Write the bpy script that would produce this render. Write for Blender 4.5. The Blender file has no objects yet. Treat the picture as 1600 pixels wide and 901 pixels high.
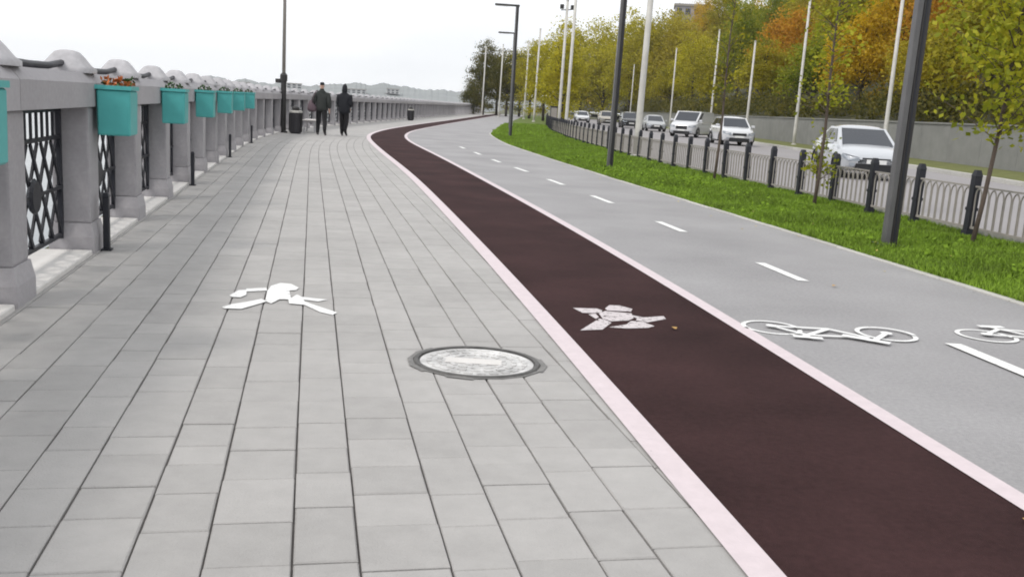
import bpy, bmesh, math, random
import numpy as np
from mathutils import Vector, Matrix
random.seed(7); RNG = np.random.default_rng(11)
R = math.radians
S = bpy.context.scene
C = S.collection

# ------------------------------------------------------------------ camera
cam_d = bpy.data.cameras.new('camera'); cam = bpy.data.objects.new('camera', cam_d); C.objects.link(cam)
cam_d.sensor_width = 36; cam_d.lens = 36 * 1500 / 1600; cam_d.clip_start = 0.05; cam_d.clip_end = 6000
cam.matrix_world = Matrix.Translation((0, 0, 1.35)) @ Matrix.Rotation(math.pi / 2 - R(10.65), 4, 'X') @ Matrix.Rotation(R(3.4), 4, 'Z')
S.camera = cam
# ------------------------------------------------------------------ sky, sun, exposure
SUN_EL, SUN_AZ = R(50), R(-125)          # azimuth measured from +Y towards +X
w = bpy.data.worlds.new('World'); S.world = w; w.use_nodes = True
nt = w.node_tree; nt.nodes.clear()
def wn(t, **k):
    n = nt.nodes.new(t)
    for a, b in k.items(): setattr(n, a, b)
    return n
sky = wn('ShaderNodeTexSky', sky_type='NISHITA', sun_disc=False, sun_elevation=SUN_EL, sun_rotation=SUN_AZ, dust_density=4.0, air_density=1.0, altitude=100)
tc = wn('ShaderNodeTexCoord'); mp = wn('ShaderNodeMapping'); mp.inputs['Scale'].default_value = (1.2, 1.2, 4.5)
nz = wn('ShaderNodeTexNoise'); nz.inputs['Scale'].default_value = 2.2; nz.inputs['Detail'].default_value = 6
rp = wn('ShaderNodeValToRGB')
rp.color_ramp.elements[0].position = 0.3; rp.color_ramp.elements[0].color = (11.2, 11.5, 11.9, 1)
rp.color_ramp.elements[1].position = 0.52; rp.color_ramp.elements[1].color = (12.7, 12.85, 13.05, 1)
mx = wn('ShaderNodeMix', data_type='RGBA'); mx.inputs[0].default_value = 0.9
bg = wn('ShaderNodeBackground'); bg.inputs['Strength'].default_value = 0.1
out = wn('ShaderNodeOutputWorld')
L = nt.links.new
L(tc.outputs['Generated'], mp.inputs['Vector']); L(mp.outputs[0], nz.inputs['Vector']); L(nz.outputs['Fac'], rp.inputs[0])
L(sky.outputs[0], mx.inputs[6]); L(rp.outputs[0], mx.inputs[7]); L(mx.outputs[2], bg.inputs['Color']); L(bg.outputs[0], out.inputs['Surface'])
sd = bpy.data.lights.new('sun', 'SUN'); sd.energy = 1.5; sd.angle = R(12); sd.color = (1, .96, .9)
sun = bpy.data.objects.new('sun', sd); C.objects.link(sun)
dirv = Vector((math.sin(SUN_AZ) * math.cos(SUN_EL), math.cos(SUN_AZ) * math.cos(SUN_EL), math.sin(SUN_EL)))
sun.rotation_euler = dirv.to_track_quat('Z', 'Y').to_euler()
S.view_settings.view_transform = 'Standard'; S.view_settings.look = 'None'; S.view_settings.exposure = 0.0; S.view_settings.gamma = 1
S.view_settings.use_curve_mapping = False
S.cycles.filter_width = 1.9; S.cycles.max_bounces = 6; S.cycles.diffuse_bounces = 3; S.cycles.transparent_max_bounces = 8

# ------------------------------------------------------------------ materials
MATS = {}
def mat(name, col, rough=.8, var=.12, scale=6, bump=0., bscale=60, metal=0., island=0., objrand=0., spec=.4, big=None, trans=0., coat=0.):
    """noise-varied principled; island / objrand: brightness spread per loose piece / per object; big=(scale, amount): broad stains"""
    if name in MATS: return MATS[name]
    m = bpy.data.materials.new(name); m.use_nodes = True; MATS[name] = m
    t = m.node_tree; p = t.nodes['Principled BSDF']; lk = t.links.new
    p.inputs['Roughness'].default_value = rough; p.inputs['Metallic'].default_value = metal
    p.inputs['Specular IOR Level'].default_value = spec; p.inputs['Coat Weight'].default_value = coat
    co = t.nodes.new('ShaderNodeTexCoord'); geo = t.nodes.new('ShaderNodeNewGeometry')
    n = t.nodes.new('ShaderNodeTexNoise'); n.inputs['Scale'].default_value = scale; n.inputs['Detail'].default_value = 5; n.inputs['Roughness'].default_value = .65
    lk(geo.outputs['Position'], n.inputs['Vector'])
    def math_(op, a, b):
        q = t.nodes.new('ShaderNodeMath'); q.operation = op
        for i, v in enumerate((a, b)):
            if isinstance(v, (int, float)): q.inputs[i].default_value = v
            else: lk(v, q.inputs[i])
        return q.outputs[0]
    f = math_('ADD', math_('MULTIPLY', math_('SUBTRACT', n.outputs['Fac'], .5), var * 4), 1.0)
    if big:
        nb = t.nodes.new('ShaderNodeTexNoise'); nb.inputs['Scale'].default_value = big[0]; nb.inputs['Detail'].default_value = 3
        lk(geo.outputs['Position'], nb.inputs['Vector'])
        f = math_('ADD', f, math_('MULTIPLY', math_('SUBTRACT', nb.outputs['Fac'], .5), big[1] * 4))
    if island: f = math_('ADD', f, math_('MULTIPLY', math_('SUBTRACT', geo.outputs['Random Per Island'], .5), island * 2))
    if objrand:
        oi = t.nodes.new('ShaderNodeObjectInfo')
        f = math_('ADD', f, math_('MULTIPLY', math_('SUBTRACT', oi.outputs['Random'], .5), objrand * 2))
    mul = t.nodes.new('ShaderNodeVectorMath'); mul.operation = 'SCALE'; mul.inputs[0].default_value = col
    lk(f, mul.inputs['Scale']); lk(mul.outputs[0], p.inputs['Base Color'])
    if bump:
        b = t.nodes.new('ShaderNodeBump'); b.inputs['Strength'].default_value = bump; b.inputs['Distance'].default_value = .01
        n2 = t.nodes.new('ShaderNodeTexNoise'); n2.inputs['Scale'].default_value = bscale; n2.inputs['Detail'].default_value = 4
        lk(geo.outputs['Position'], n2.inputs['Vector']); lk(n2.outputs['Fac'], b.inputs['Height']); lk(b.outputs[0], p.inputs['Normal'])
    return m
def worn(m, cut=.66, scale=26):
    t = m.node_tree; lk = t.links.new; p = t.nodes['Principled BSDF']; geo = t.nodes.new('ShaderNodeNewGeometry')
    n = t.nodes.new('ShaderNodeTexNoise'); n.inputs['Scale'].default_value = scale; n.inputs['Detail'].default_value = 7; n.inputs['Roughness'].default_value = .7; lk(geo.outputs['Position'], n.inputs['Vector'])
    q = t.nodes.new('ShaderNodeMapRange'); q.inputs['From Min'].default_value = cut; q.inputs['From Max'].default_value = cut - .09; lk(n.outputs['Fac'], q.inputs['Value']); lk(q.outputs[0], p.inputs['Alpha'])
def leafmat(name, c1, c2, c3):
    """three leaf colours spread per leaf and in patches through the crown"""
    m = bpy.data.materials.new(name); m.use_nodes = True; t = m.node_tree; lk = t.links.new
    p = t.nodes['Principled BSDF']; p.inputs['Roughness'].default_value = .65; p.inputs['Specular IOR Level'].default_value = .25
    geo = t.nodes.new('ShaderNodeNewGeometry'); n = t.nodes.new('ShaderNodeTexNoise'); n.inputs['Scale'].default_value = .55; n.inputs['Detail'].default_value = 2
    lk(geo.outputs['Position'], n.inputs['Vector'])
    a = t.nodes.new('ShaderNodeMath'); a.operation = 'MULTIPLY_ADD'; a.inputs[1].default_value = .45; lk(geo.outputs['Random Per Island'], a.inputs[0]); lk(n.outputs['Fac'], a.inputs[2])
    r = t.nodes.new('ShaderNodeValToRGB'); e = r.color_ramp.elements
    e[0].position = .45; e[0].color = (*c1, 1); e[1].position = 1.0; e[1].color = (*c3, 1); x = e.new(.72); x.color = (*c2, 1)
    lk(a.outputs[0], r.inputs[0]); lk(r.outputs[0], p.inputs['Base Color'])
    tr = t.nodes.new('ShaderNodeBsdfTranslucent'); lk(r.outputs[0], tr.inputs['Color'])
    ms = t.nodes.new('ShaderNodeMixShader'); ms.inputs[0].default_value = .45
    lk(p.outputs[0], ms.inputs[1]); lk(tr.outputs[0], ms.inputs[2]); lk(ms.outputs[0], t.nodes['Material Output'].inputs['Surface'])
    return m
M_paver = mat('paver_concrete', (.38, .368, .358), .88, .08, 7, .4, 120, objrand=.055, big=(.8, .07))
M_paver2 = mat('paver_concrete_field', (.38, .368, .358), .88, .08, 7, .4, 120, island=.05, big=(.8, .07))
M_bed = mat('joint_sand', (.135, .125, .12), .95, .2, 20)
M_lane = mat('brown_rubber_asphalt', (.042, .0205, .021), .92, .22, 30, .6, 200, spec=.12, big=(1.1, .34))
M_bike = mat('light_asphalt', (.305, .298, .303), .88, .15, 40, .6, 160, big=(.7, .14))
M_line = mat('pink_white_paint', (.61, .53, .55), .7, .07, 14, .15, 120)
M_white = mat('white_paint', (.78, .78, .77), .65, .06, 18, .15, 100)
M_white2 = mat('worn_pinkish_paint', (.56, .51, .52), .7, .12, 22, .15, 100)
worn(M_line, .76, 18); worn(M_white, .69, 30); worn(M_white2, .64, 34)
M_granite = mat('granite', (.36, .345, .36), .75, .10, 30, .25, 160, objrand=.06, big=(1.5, .08))
M_granite_l = mat('pale_granite', (.43, .42, .435), .8, .14, 20, .2, 120, objrand=.06)
M_ledge = mat('pale_concrete', (.64, .62, .60), .85, .08, 6, .2, 90)
M_black = mat('black_iron', (.016, .017, .024), .5, .15, 20, .1, 90)
M_greyiron = mat('grey_painted_iron', (.31, .285, .26), .65, .12, 15, .1, 80)
M_dark = mat('dark_metal', (.03, .028, .028), .4, .15, 12)
M_postface = mat('lamp_metal_face', (.12, .118, .12), .45, .2, 3, metal=.2)  # lighter than the dark channel: reflection on the left face put into the colour
M_mastwhite = mat('white_mast_paint', (.56, .545, .51), .6, .14, 3)
M_teal = mat('teal_plastic', (.075, .38, .37), .45, .08, 8)
M_soil = mat('soil', (.05, .035, .025), .95, .3, 20, .5, 60)
M_flower = mat('orange_petals', (.50, .16, .05), .7, .15, 30, island=.3)
M_leaf_g = mat('planter_leaf', (.05, .11, .03), .6, .2, 20, island=.4)
M_verge = mat('verge_soil', (.10, .14, .02), .95, .3, 5, .6, 30)
M_grass = mat('grass_blades', (.165, .265, .02), .75, .1, 3, island=.35, big=(.9, .3))
M_road = mat('road_asphalt', (.29, .275, .28), .9, .08, 20, .3, 90, big=(.15, .08))
M_kerb = mat('kerb_stone', (.46, .45, .42), .85, .1, 8, .2, 60, objrand=.08)
M_wall = mat('grey_concrete', (.215, .215, .205), .9, .12, 2, .2, 50, objrand=.05, big=(.4, .08))
M_quay = mat('quay_concrete', (.3, .29, .28), .9, .1, 2, .2, 20)
M_hill = mat('forest_floor', (.045, .045, .02), .95, .3, 1, .5, 6)
M_field = mat('ground_soil', (.12, .12, .07), .95, .2, 1)
M_bark = mat('bark', (.06, .05, .042), .9, .25, 8, .6, 40)
M_bark2 = mat('young_bark', (.10, .075, .06), .85, .2, 14, .4, 60)
M_shore = mat('hazed_shore_woods', (.25, .265, .265), .95, .18, .05, .0, 1)  # woods paled in the base colour, standing in for thicker distance haze
M_carw = mat('white_car_paint', (.62, .63, .65), .22, .02, 2, coat=.8)
M_carb = mat('dark_car_paint', (.03, .03, .034), .25, .02, 2, coat=.6)
M_cars = mat('silver_car_paint', (.42, .43, .44), .3, .02, 2, metal=.3, coat=.6)
M_carbg = mat('beige_car_paint', (.45, .41, .34), .3, .02, 2, coat=.6)
M_glass = mat('tinted_car_glass', (.03, .035, .045), .06, .02, 2, spec=.55)
M_tyre = mat('tyre_rubber', (.02, .02, .02), .85, .1, 20)
M_rim = mat('alloy_rim', (.5, .5, .52), .3, .04, 10, metal=.8)
M_trim = mat('black_trim', (.018, .018, .02), .5, .1, 10)
M_hl = mat('headlight_lens', (.30, .33, .37), .08, .03, 10, spec=.9)
M_plate = mat('plate_white', (.75, .75, .74), .5, .03, 10)
M_castiron = mat('worn_cast_iron', (.10, .097, .094), .6, .5, 12, .2, 120, metal=.3)
M_steel = mat('polished_cover_steel', (.55, .54, .53), .45, .42, 9, .3, 60, metal=.15, big=(3, .25))
M_cloth_b = mat('black_jacket', (.012, .013, .018), .85, .2, 30)
M_cloth_g = mat('charcoal_jacket', (.03, .034, .032), .85, .2, 30)
M_pants = mat('black_trousers', (.014, .013, .015), .9, .2, 30)
M_bag = mat('mauve_bag', (.11, .075, .09), .7, .15, 20)
M_skin = mat('skin', (.5, .32, .25), .55, .05, 20)
M_shoe = mat('grey_shoe', (.10, .09, .095), .7, .15, 20)
M_bin = mat('bin_metal', (.035, .033, .04), .5, .12, 20)
M_bench = mat('pale_bench_wood', (.58, .55, .53), .7, .1, 10)
M_bld = mat('pale_render', (.5, .5, .5), .8, .08, .3, objrand=.2)
M_bld2 = mat('mauve_grey_block', (.34, .32, .36), .8, .06, .5)
M_dryleaf = mat('dry_leaf', (.42, .25, .08), .7, .2, 60)

# ------------------------------------------------------------------ mesh helpers
class MB:
    def __init__(s): s.v = []; s.f = []; s.m = []
    def quad_box(s, x0, x1, y0, y1, z0, z1, mi=0, T=None):
        b = len(s.v); pts = [(x, y, z) for z in (z0, z1) for (x, y) in ((x0, y0), (x1, y0), (x1, y1), (x0, y1))]
        s.v += [tuple(T @ Vector(p)) if T else p for p in pts]
        for q in ((3, 2, 1, 0), (4, 5, 6, 7), (0, 1, 5, 4), (1, 2, 6, 5), (2, 3, 7, 6), (3, 0, 4, 7)):
            s.f.append(tuple(b + i for i in q)); s.m.append(mi)
        return s
    def frustum(s, z0, z1, a0, b0, a1, b1, mi=0, cx=0, cy=0):
        b = len(s.v)
        for z, a, d in ((z0, a0, b0), (z1, a1, b1)): s.v += [(cx - a, cy - d, z), (cx + a, cy - d, z), (cx + a, cy + d, z), (cx - a, cy + d, z)]
        for q in ((3, 2, 1, 0), (4, 5, 6, 7), (0, 1, 5, 4), (1, 2, 6, 5), (2, 3, 7, 6), (3, 0, 4, 7)):
            s.f.append(tuple(b + i for i in q)); s.m.append(mi)
        return s
    def tube(s, pts, rad, n=8, mi=0, cap=True):
        pts = [Vector(p) for p in pts]; rad = [rad] * len(pts) if isinstance(rad, (int, float)) else rad
        b = len(s.v); up = None
        for i, p in enumerate(pts):
            d = (pts[min(i + 1, len(pts) - 1)] - pts[max(i - 1, 0)]).normalized()
            a = (up - d * up.dot(d)).normalized() if up else d.orthogonal().normalized()
            up = a; c = d.cross(a)
            for k in range(n):
                t = 2 * math.pi * k / n; s.v.append(tuple(p + (a * math.cos(t) + c * math.sin(t)) * rad[i]))
        for i in range(len(pts) - 1):
            for k in range(n):
                s.f.append((b + i * n + k, b + i * n + (k + 1) % n, b + (i + 1) * n + (k + 1) % n, b + (i + 1) * n + k)); s.m.append(mi)
        if cap:
            s.f.append(tuple(b + k for k in reversed(range(n)))); s.m.append(mi)
            s.f.append(tuple(b + (len(pts) - 1) * n + k for k in range(n))); s.m.append(mi)
        return s
    def bar(s, p, q, wd, th, mi=0):
        """rectangular bar between p and q; wd across, th the other way"""
        p, q = Vector(p), Vector(q); d = (q - p).normalized(); a = d.cross(Vector((0, 1, 0)))
        if a.length < .1: a = d.cross(Vector((1, 0, 0)))
        a.normalize(); c = d.cross(a); b = len(s.v)
        for e in (p, q):
            for sa, sc in ((-1, -1), (1, -1), (1, 1), (-1, 1)): s.v.append(tuple(e + a * sa * wd / 2 + c * sc * th / 2))
        for f in ((3, 2, 1, 0), (4, 5, 6, 7), (0, 1, 5, 4), (1, 2, 6, 5), (2, 3, 7, 6), (3, 0, 4, 7)):
            s.f.append(tuple(b + i for i in f)); s.m.append(mi)
        return s
    def lathe(s, prof, n=16, mi=0, cx=0, cy=0):
        b = len(s.v)
        for r, z in prof:
            for k in range(n): t = 2 * math.pi * k / n; s.v.append((cx + r * math.cos(t), cy + r * math.sin(t), z))
        for i in range(len(prof) - 1):
            for k in range(n): s.f.append((b + i * n + k, b + i * n + (k + 1) % n, b + (i + 1) * n + (k + 1) % n, b + (i + 1) * n + k)); s.m.append(mi)
        s.f.append(tuple(b + k for k in reversed(range(n)))); s.m.append(mi)
        s.f.append(tuple(b + (len(prof) - 1) * n + k for k in range(n))); s.m.append(mi)
        return s
    def poly(s, pts, mi=0):
        b = len(s.v); s.v += [tuple(p) for p in pts]; s.f.append(tuple(range(b, b + len(pts)))); s.m.append(mi); return s
    def prism(s, outline, z0, z1, mi=0):
        n = len(outline); b = len(s.v)
        s.v += [(x, y, z0) for x, y in outline] + [(x, y, z1) for x, y in outline]
        s.f.append(tuple(b + i for i in reversed(range(n)))); s.f.append(tuple(b + n + i for i in range(n))); s.m += [mi, mi]
        for i in range(n): s.f.append((b + i, b + (i + 1) % n, b + n + (i + 1) % n, b + n + i)); s.m.append(mi)
        return s
    def mesh(s, name, mats, smooth=False, bevel=0., seg=1):
        me = bpy.data.meshes.new(name); me.from_pydata(s.v, [], s.f)
        for mm in (mats if isinstance(mats, (list, tuple)) else [mats]): me.materials.append(mm)
        me.polygons.foreach_set('material_index', s.m)
        if bevel:
            bm = bmesh.new(); bm.from_mesh(me); bmesh.ops.bevel(bm, geom=bm.edges[:], offset=bevel, segments=seg, affect='EDGES', profile=.6)
            bm.to_mesh(me); bm.free()
        if smooth: me.polygons.foreach_set('use_smooth', [True] * len(me.polygons))
        me.update(); return me
    def obj(s, name, mats, parent=None, **k): return link(name, s.mesh(name, mats, **k), parent)
def link(name, me, parent=None, loc=None, rz=None):
    o = bpy.data.objects.new(name, me); C.objects.link(o)
    if parent: o.parent = parent
    if loc is not None: o.location = loc
    if rz is not None: o.rotation_euler.z = rz
    return o
def tag(o, label=None, cat=None, group=None, kind=None):
    if label: o['label'] = label
    if cat: o['category'] = cat
    if group: o['group'] = group
    if kind: o['kind'] = kind
    return o
def thing(name, label, cat, loc=(0, 0, 0), rz=0, group=None): return tag(link(name, None, None, loc, rz), label, cat, group)
def dup(o, parent=None):
    c = o.copy(); C.objects.link(c); c.parent = parent
    for ch in list(o.children): dup(ch, c)
    return c
def struct(o): return tag(o, kind='structure')
def nmesh(name, V, Fc, m):
    """fast mesh from numpy: V (n,3), Fc (k,c) with c constant"""
    me = bpy.data.meshes.new(name); V = np.asarray(V, np.float32); Fc = np.asarray(Fc, np.int32); k, c = Fc.shape
    me.vertices.add(len(V)); me.vertices.foreach_set('co', V.ravel()); me.loops.add(k * c); me.loops.foreach_set('vertex_index', Fc.ravel())
    me.polygons.add(k); me.polygons.foreach_set('loop_start', np.arange(0, k * c, c, dtype=np.int32)); me.polygons.foreach_set('loop_total', np.full(k, c, np.int32))
    me.materials.append(m); me.update(calc_edges=True); me.validate(); return me

# ------------------------------------------------------------------ plan curves (X as a function of Y), metres
def curve(pts):
    pts = sorted(pts); ys = np.array([p[0] for p in pts]); xs = np.array([p[1] for p in pts])
    fy = np.linspace(ys[0], ys[-1], 2000); fx = np.interp(fy, ys, xs)
    for sig in (26,):
        k = np.exp(-.5 * (np.arange(-120, 121) / sig) ** 2); k /= k.sum()
        # smooth with linear extension at the ends
        a = fx[0] + (fx[1] - fx[0]) * np.arange(-120, 0); b = fx[-1] + (fx[-1] - fx[-2]) * np.arange(1, 121)
        fx = np.convolve(np.concatenate([a, fx, b]), k, 'valid')
    return lambda y: np.interp(y, fy, fx)
LL = curve([(-12, 3.1), (2.7, .78), (3.86, .58), (8.7, -.28), (17.8, -2.01), (26, -3.8), (34.3, -5.5), (38, -6.02), (45.6, -6.4), (60, -6.4), (81, -6.1), (157, -5.4), (190, -5)])
RL = curve([(-12, 4.3), (3.34, 1.93), (4.9, 1.70), (8.57, 1.12), (14.54, -.02), (24.2, -1.95), (34, -4.05), (40, -4.85), (46, -5.15), (65.6, -5.05), (116, -4.3), (190, -3.6)])
GE = curve([(-12, 7.7), (0, 5.55), (7.4, 4.24), (9.93, 3.86), (12.86, 3.36), (15.7, 2.78), (21.2, 1.8), (28.1, .65), (36, -.6), (47.5, -1.6), (73, -1.5), (116, -.6), (190, .5)])
FP = curve([(-12, 9.4), (8, 6.48), (12.45, 5.86), (16.3, 5.33), (20.5, 4.68), (25.4, 3.98), (31.3, 3.3), (45, 2.35), (60, 1.9), (80, 2.0), (116, 3), (190, 5)])
FK = curve([(-12, 14), (26, 14.2), (36.5, 14.6), (57.8, 14.7), (100, 14.9), (190, 15.5)])
RWX = 18.6
# quay wall line (walkway face of the granite posts)
WP = [(-9, .19), (5.83, -3.02), (7.8, -3.44), (11.96, -4.34), (21, -6.3), (27, -7.55), (32.6, -8.4), (38, -8.85), (45, -9.05), (53, -9.0), (80, -8.7), (140, -8.0), (190, -7.4)]
WX = curve(WP)
wy = np.linspace(-8, 188, 8000); wx = WX(wy); ws = np.concatenate([[0], np.cumsum(np.hypot(np.diff(wx), np.diff(wy)))])
S0 = float(np.interp(5.83 - .07, wy, ws))           # a post centre
def wall_at(s, off=0.):
    """point on the quay line at arc length s (0 = first post in view), off = towards the walkway; returns x, y, heading angle"""
    s = s + S0; x = np.interp(s, ws, wx); y = np.interp(s, ws, wy)
    x2 = np.interp(s + .5, ws, wx); y2 = np.interp(s + .5, ws, wy); x1 = np.interp(s - .5, ws, wx); y1 = np.interp(s - .5, ws, wy)
    a = math.atan2(y2 - y1, x2 - x1); return float(x + math.sin(a) * off), float(y - math.cos(a) * off), a
def s_of_y(y): return float(np.interp(y, wy, ws)) - S0
def strip(name, fa, fb, z, m, y0=-10, y1=185, n=160, dz=0):
    ys = np.concatenate([np.linspace(y0, 60, n), np.linspace(60, y1, 60)[1:]])
    A = [(float(fa(y)), float(y), z) for y in ys]; B = [(float(fb(y)), float(y), z) for y in ys]
    V = A + B; k = len(ys); F = [(i, i + k, i + k + 1, i + 1) for i in range(k - 1)]
    me = bpy.data.meshes.new(name); me.from_pydata(V, [], F); me.materials.append(m); return link(name, me)

# ------------------------------------------------------------------ ground, river, far shore
ys = np.concatenate([np.linspace(-10, 185, 120), [400, 900, 2500]])
gx = [float(WX(y)) - .45 if y <= 185 else -7.4 - .45 for y in ys]
V = [(x, float(y), -.03) for x, y in zip(gx, ys)] + [(900.0, float(y), -.03) for y in ys]; k = len(ys)
g = link('ground', None); me = bpy.data.meshes.new('ground'); me.from_pydata(V, [], [(i, i + k, i + k + 1, i + 1) for i in range(k - 1)]); me.materials.append(M_field)
bpy.data.objects.remove(g); struct(link('ground', me))
V = [(x, float(y), -.03) for x, y in zip(gx, ys)] + [(x - .4, float(y), -4.6) for x, y in zip(gx, ys)]
me = bpy.data.meshes.new('quay_wall'); me.from_pydata(V, [], [(i, i + 1, i + k + 1, i + k) for i in range(k - 1)]); me.materials.append(M_quay); struct(link('quay_wall', me))
m = mat('river_water', (.10, .12, .13), .12, .1, .3, .35, 1.2, spec=.6)
mb = MB(); mb.poly([(-2600, -200, -3.6), (30, -200, -3.6), (30, 2600, -3.6), (-2600, 2600, -3.6)]); struct(mb.obj('river', m))
# far shore: a long wooded bank with a ragged skyline
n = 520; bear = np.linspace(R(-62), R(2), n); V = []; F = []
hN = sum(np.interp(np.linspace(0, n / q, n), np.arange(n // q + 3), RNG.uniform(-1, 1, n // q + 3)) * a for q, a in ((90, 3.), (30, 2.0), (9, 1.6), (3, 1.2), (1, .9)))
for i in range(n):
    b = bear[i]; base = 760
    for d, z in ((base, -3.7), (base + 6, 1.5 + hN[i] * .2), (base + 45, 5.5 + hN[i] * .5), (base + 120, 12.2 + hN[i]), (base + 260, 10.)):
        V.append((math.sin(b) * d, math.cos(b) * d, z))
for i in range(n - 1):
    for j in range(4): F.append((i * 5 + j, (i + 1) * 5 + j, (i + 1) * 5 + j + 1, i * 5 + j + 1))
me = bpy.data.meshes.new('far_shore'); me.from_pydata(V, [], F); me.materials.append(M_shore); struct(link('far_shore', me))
def building(name, mats, wd, dp, ht, cols, rows, win_m, parent):
    MB().quad_box(-wd / 2, wd / 2, 0, dp, 0, ht).obj('wall', mats, parent)
    MB().quad_box(-wd / 2 - .3, wd / 2 + .3, -.3, dp + .3, ht, ht + .6).obj('roof', M_greyiron, parent)
    wm = MB().quad_box(-wd / cols * .28, wd / cols * .28, -.12, .05, -ht / rows * .28, ht / rows * .28).mesh('window', win_m)
    for i in range(cols):
        for j in range(rows): link('window', wm, parent, ((i + .5) * wd / cols - wd / 2, 0, (j + .5) * ht / rows))
for i, (b, wd, ht, z) in enumerate(((-19.5, 14, 3.2, 5.5), (-16.2, 16, 3, 5), (-13.2, 12, 3.5, 6), (-9.7, 16, 3, 5), (-7.6, 10, 3.4, 6.5), (-22.0, 16, 3, 5))):
    d = 792; t = thing('distant_building', 'small pale building among the trees of the far shore across the river', 'building', (math.sin(R(b)) * d, math.cos(R(b)) * d, z), -R(b), 'pale buildings on the far shore')
    building('b', M_bld, wd, 12, ht, max(3, int(wd / 4)), 2, M_glass, t)

# ------------------------------------------------------------------ promenade of grey pavers
PEND = 62.0
offs = [-.15, .051, .311, .511, .771, .971, 1.223, 1.434, 1.687, 1.885, 2.151, 2.351]
while offs[-1] < 4.2: offs += [offs[-1] + .255, offs[-1] + .455]
bed = MB(); sy = np.linspace(-8, 180, 260)
prev = None
for y in sy:
    s = s_of_y(y); a = wall_at(s, -.3); cur = ((a[0], a[1], -.014), (float(LL(y)) + .25, float(y), -.014))
    if prev:
        far = y > 60.0
        z = -.014 if not far else -.002
        bed.poly([(prev[0][0], prev[0][1], z), (prev[1][0], prev[1][1], z), (cur[1][0], cur[1][1], z), (cur[0][0], cur[0][1], z)], 1 if far else 0)
    prev = cur
prom = struct(bed.obj('promenade', [M_bed, M_paver2]))
cells = []
for r in range(len(offs) - 1):
    o0, o1 = offs[r], offs[r + 1]; s = s_of_y(-2.0) + random.random() * .3
    while True:
        ln = random.choice((.2, .26, .3, .3, .36, .4)); c = wall_at(s + ln / 2, (o0 + o1) / 2)
        if c[1] > PEND: break
        if c[0] < float(LL(c[1])) + .30: cells.append((c, o1 - o0, ln, s))
        s += ln
def pix(c):                              # apparent size in view, used only to choose the 300 largest
    co = cam.matrix_world.inverted() @ Vector((c[0], c[1], 0)); d = -co.z
    if d < .3: return 1e9
    return d if abs(co.x / d) < .56 and abs(co.y / d) < .33 else 1e8
order = sorted(range(len(cells)), key=lambda i: pix(cells[i][0]))
pm = {}
def paver_mesh(wd, ln):
    key = (round(wd, 3), ln, random.randrange(4))
    if key not in pm:
        a, b, ch = ln / 2 - (.0012, .002, .003, .0045)[key[2]], wd / 2 - (.0026, .0032, .0036, .0042)[key[2]], (.0025, .0035, .004, .005)[key[2]]
        q = MB(); q.v = [(-a, -b, -.045), (a, -b, -.045), (a, b, -.045), (-a, b, -.045), (-a, -b, -ch), (a, -b, -ch), (a, b, -ch), (-a, b, -ch), (-a + ch, -b + ch, 0), (a - ch, -b + ch, 0), (a - ch, b - ch, 0), (-a + ch, b - ch, 0)]
        for i in range(4):
            j = (i + 1) % 4; q.f += [(i, j, 4 + j, 4 + i), (4 + i, 4 + j, 8 + j, 8 + i)]
        q.f.append((8, 9, 10, 11)); q.m = [0] * len(q.f)
        pm[key] = (q.mesh('paver', M_paver), q)
    return pm[key]
field = MB()
for rank, i in enumerate(order):
    c, wd, ln, s = cells[i]; me, q = paver_mesh(wd, ln); z = max(-.002, min(.0018, random.gauss(0, .0012))); tx, ty = max(-.004, min(.004, random.gauss(0, .0025))), max(-.004, min(.004, random.gauss(0, .0025)))
    if rank < 300:
        o = link('paver', me, prom, (c[0], c[1], z)); o.rotation_euler = (tx, ty, c[2])
    else:
        T = Matrix.Translation((c[0], c[1], z)) @ Matrix.Rotation(c[2], 4, 'Z') @ Matrix.Rotation(tx, 4, 'X'); b = len(field.v)
        field.v += [tuple(T @ Vector(p)) for p in q.v]; field.f += [tuple(b + k for k in f) for f in q.f]; field.m += q.m
tag(field.obj('paver_field', M_paver2, prom), kind='stuff')

# ------------------------------------------------------------------ lanes and lines
struct(strip('jogging_lane', lambda y: LL(y) + .05, lambda y: RL(y) + .05, .005, M_lane))
struct(strip('bicycle_path', RL, GE, .003, M_bike))
o = strip('edge_line', lambda y: LL(y) + np.interp(y, [0, 30], [0, -.03]), lambda y: LL(y) + .12, .0085, M_line)
tag(o, 'pinkish white line between the grey pavers and the brown lane', 'painted line')
o = strip('edge_line', lambda y: RL(y) - .005, lambda y: RL(y) + .105, .0085, M_line)
tag(o, 'pinkish white line between the brown lane and the bicycle path', 'painted line')
MARK = []
def mark(name, polys, T, z, m, label, cat='road marking', group=None):
    mb = MB()
    for i, p in enumerate(polys): mb.poly([(*(T @ Vector((x, y))), z + i * .00025) for x, y in p])
    return tag(mb.obj(name, m), label, cat, group)
def aff(o, ex, ey):
    o, ex, ey = Vector(o), Vector(ex), Vector(ey)
    class A:
        def __matmul__(s, v): return o + ex * v.x + ey * v.y
    return A()
I2 = aff((0, 0), (1, 0), (0, 1))
words = ['nearest', 'second', 'third', 'fourth', 'fifth', 'sixth', 'seventh', 'eighth']
CLX = curve([(-12, 6.0), (5.43, 3.0), (6.09, 2.86), (8.33, 2.57), (9.26, 2.4), (12, 1.93), (15.3, 1.33), (18.4, .7), (21.5, .05), (24.2, -.58), (27.7, -1.22), (34, -2.5), (40, -3.2), (60, -3.3)])
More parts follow.
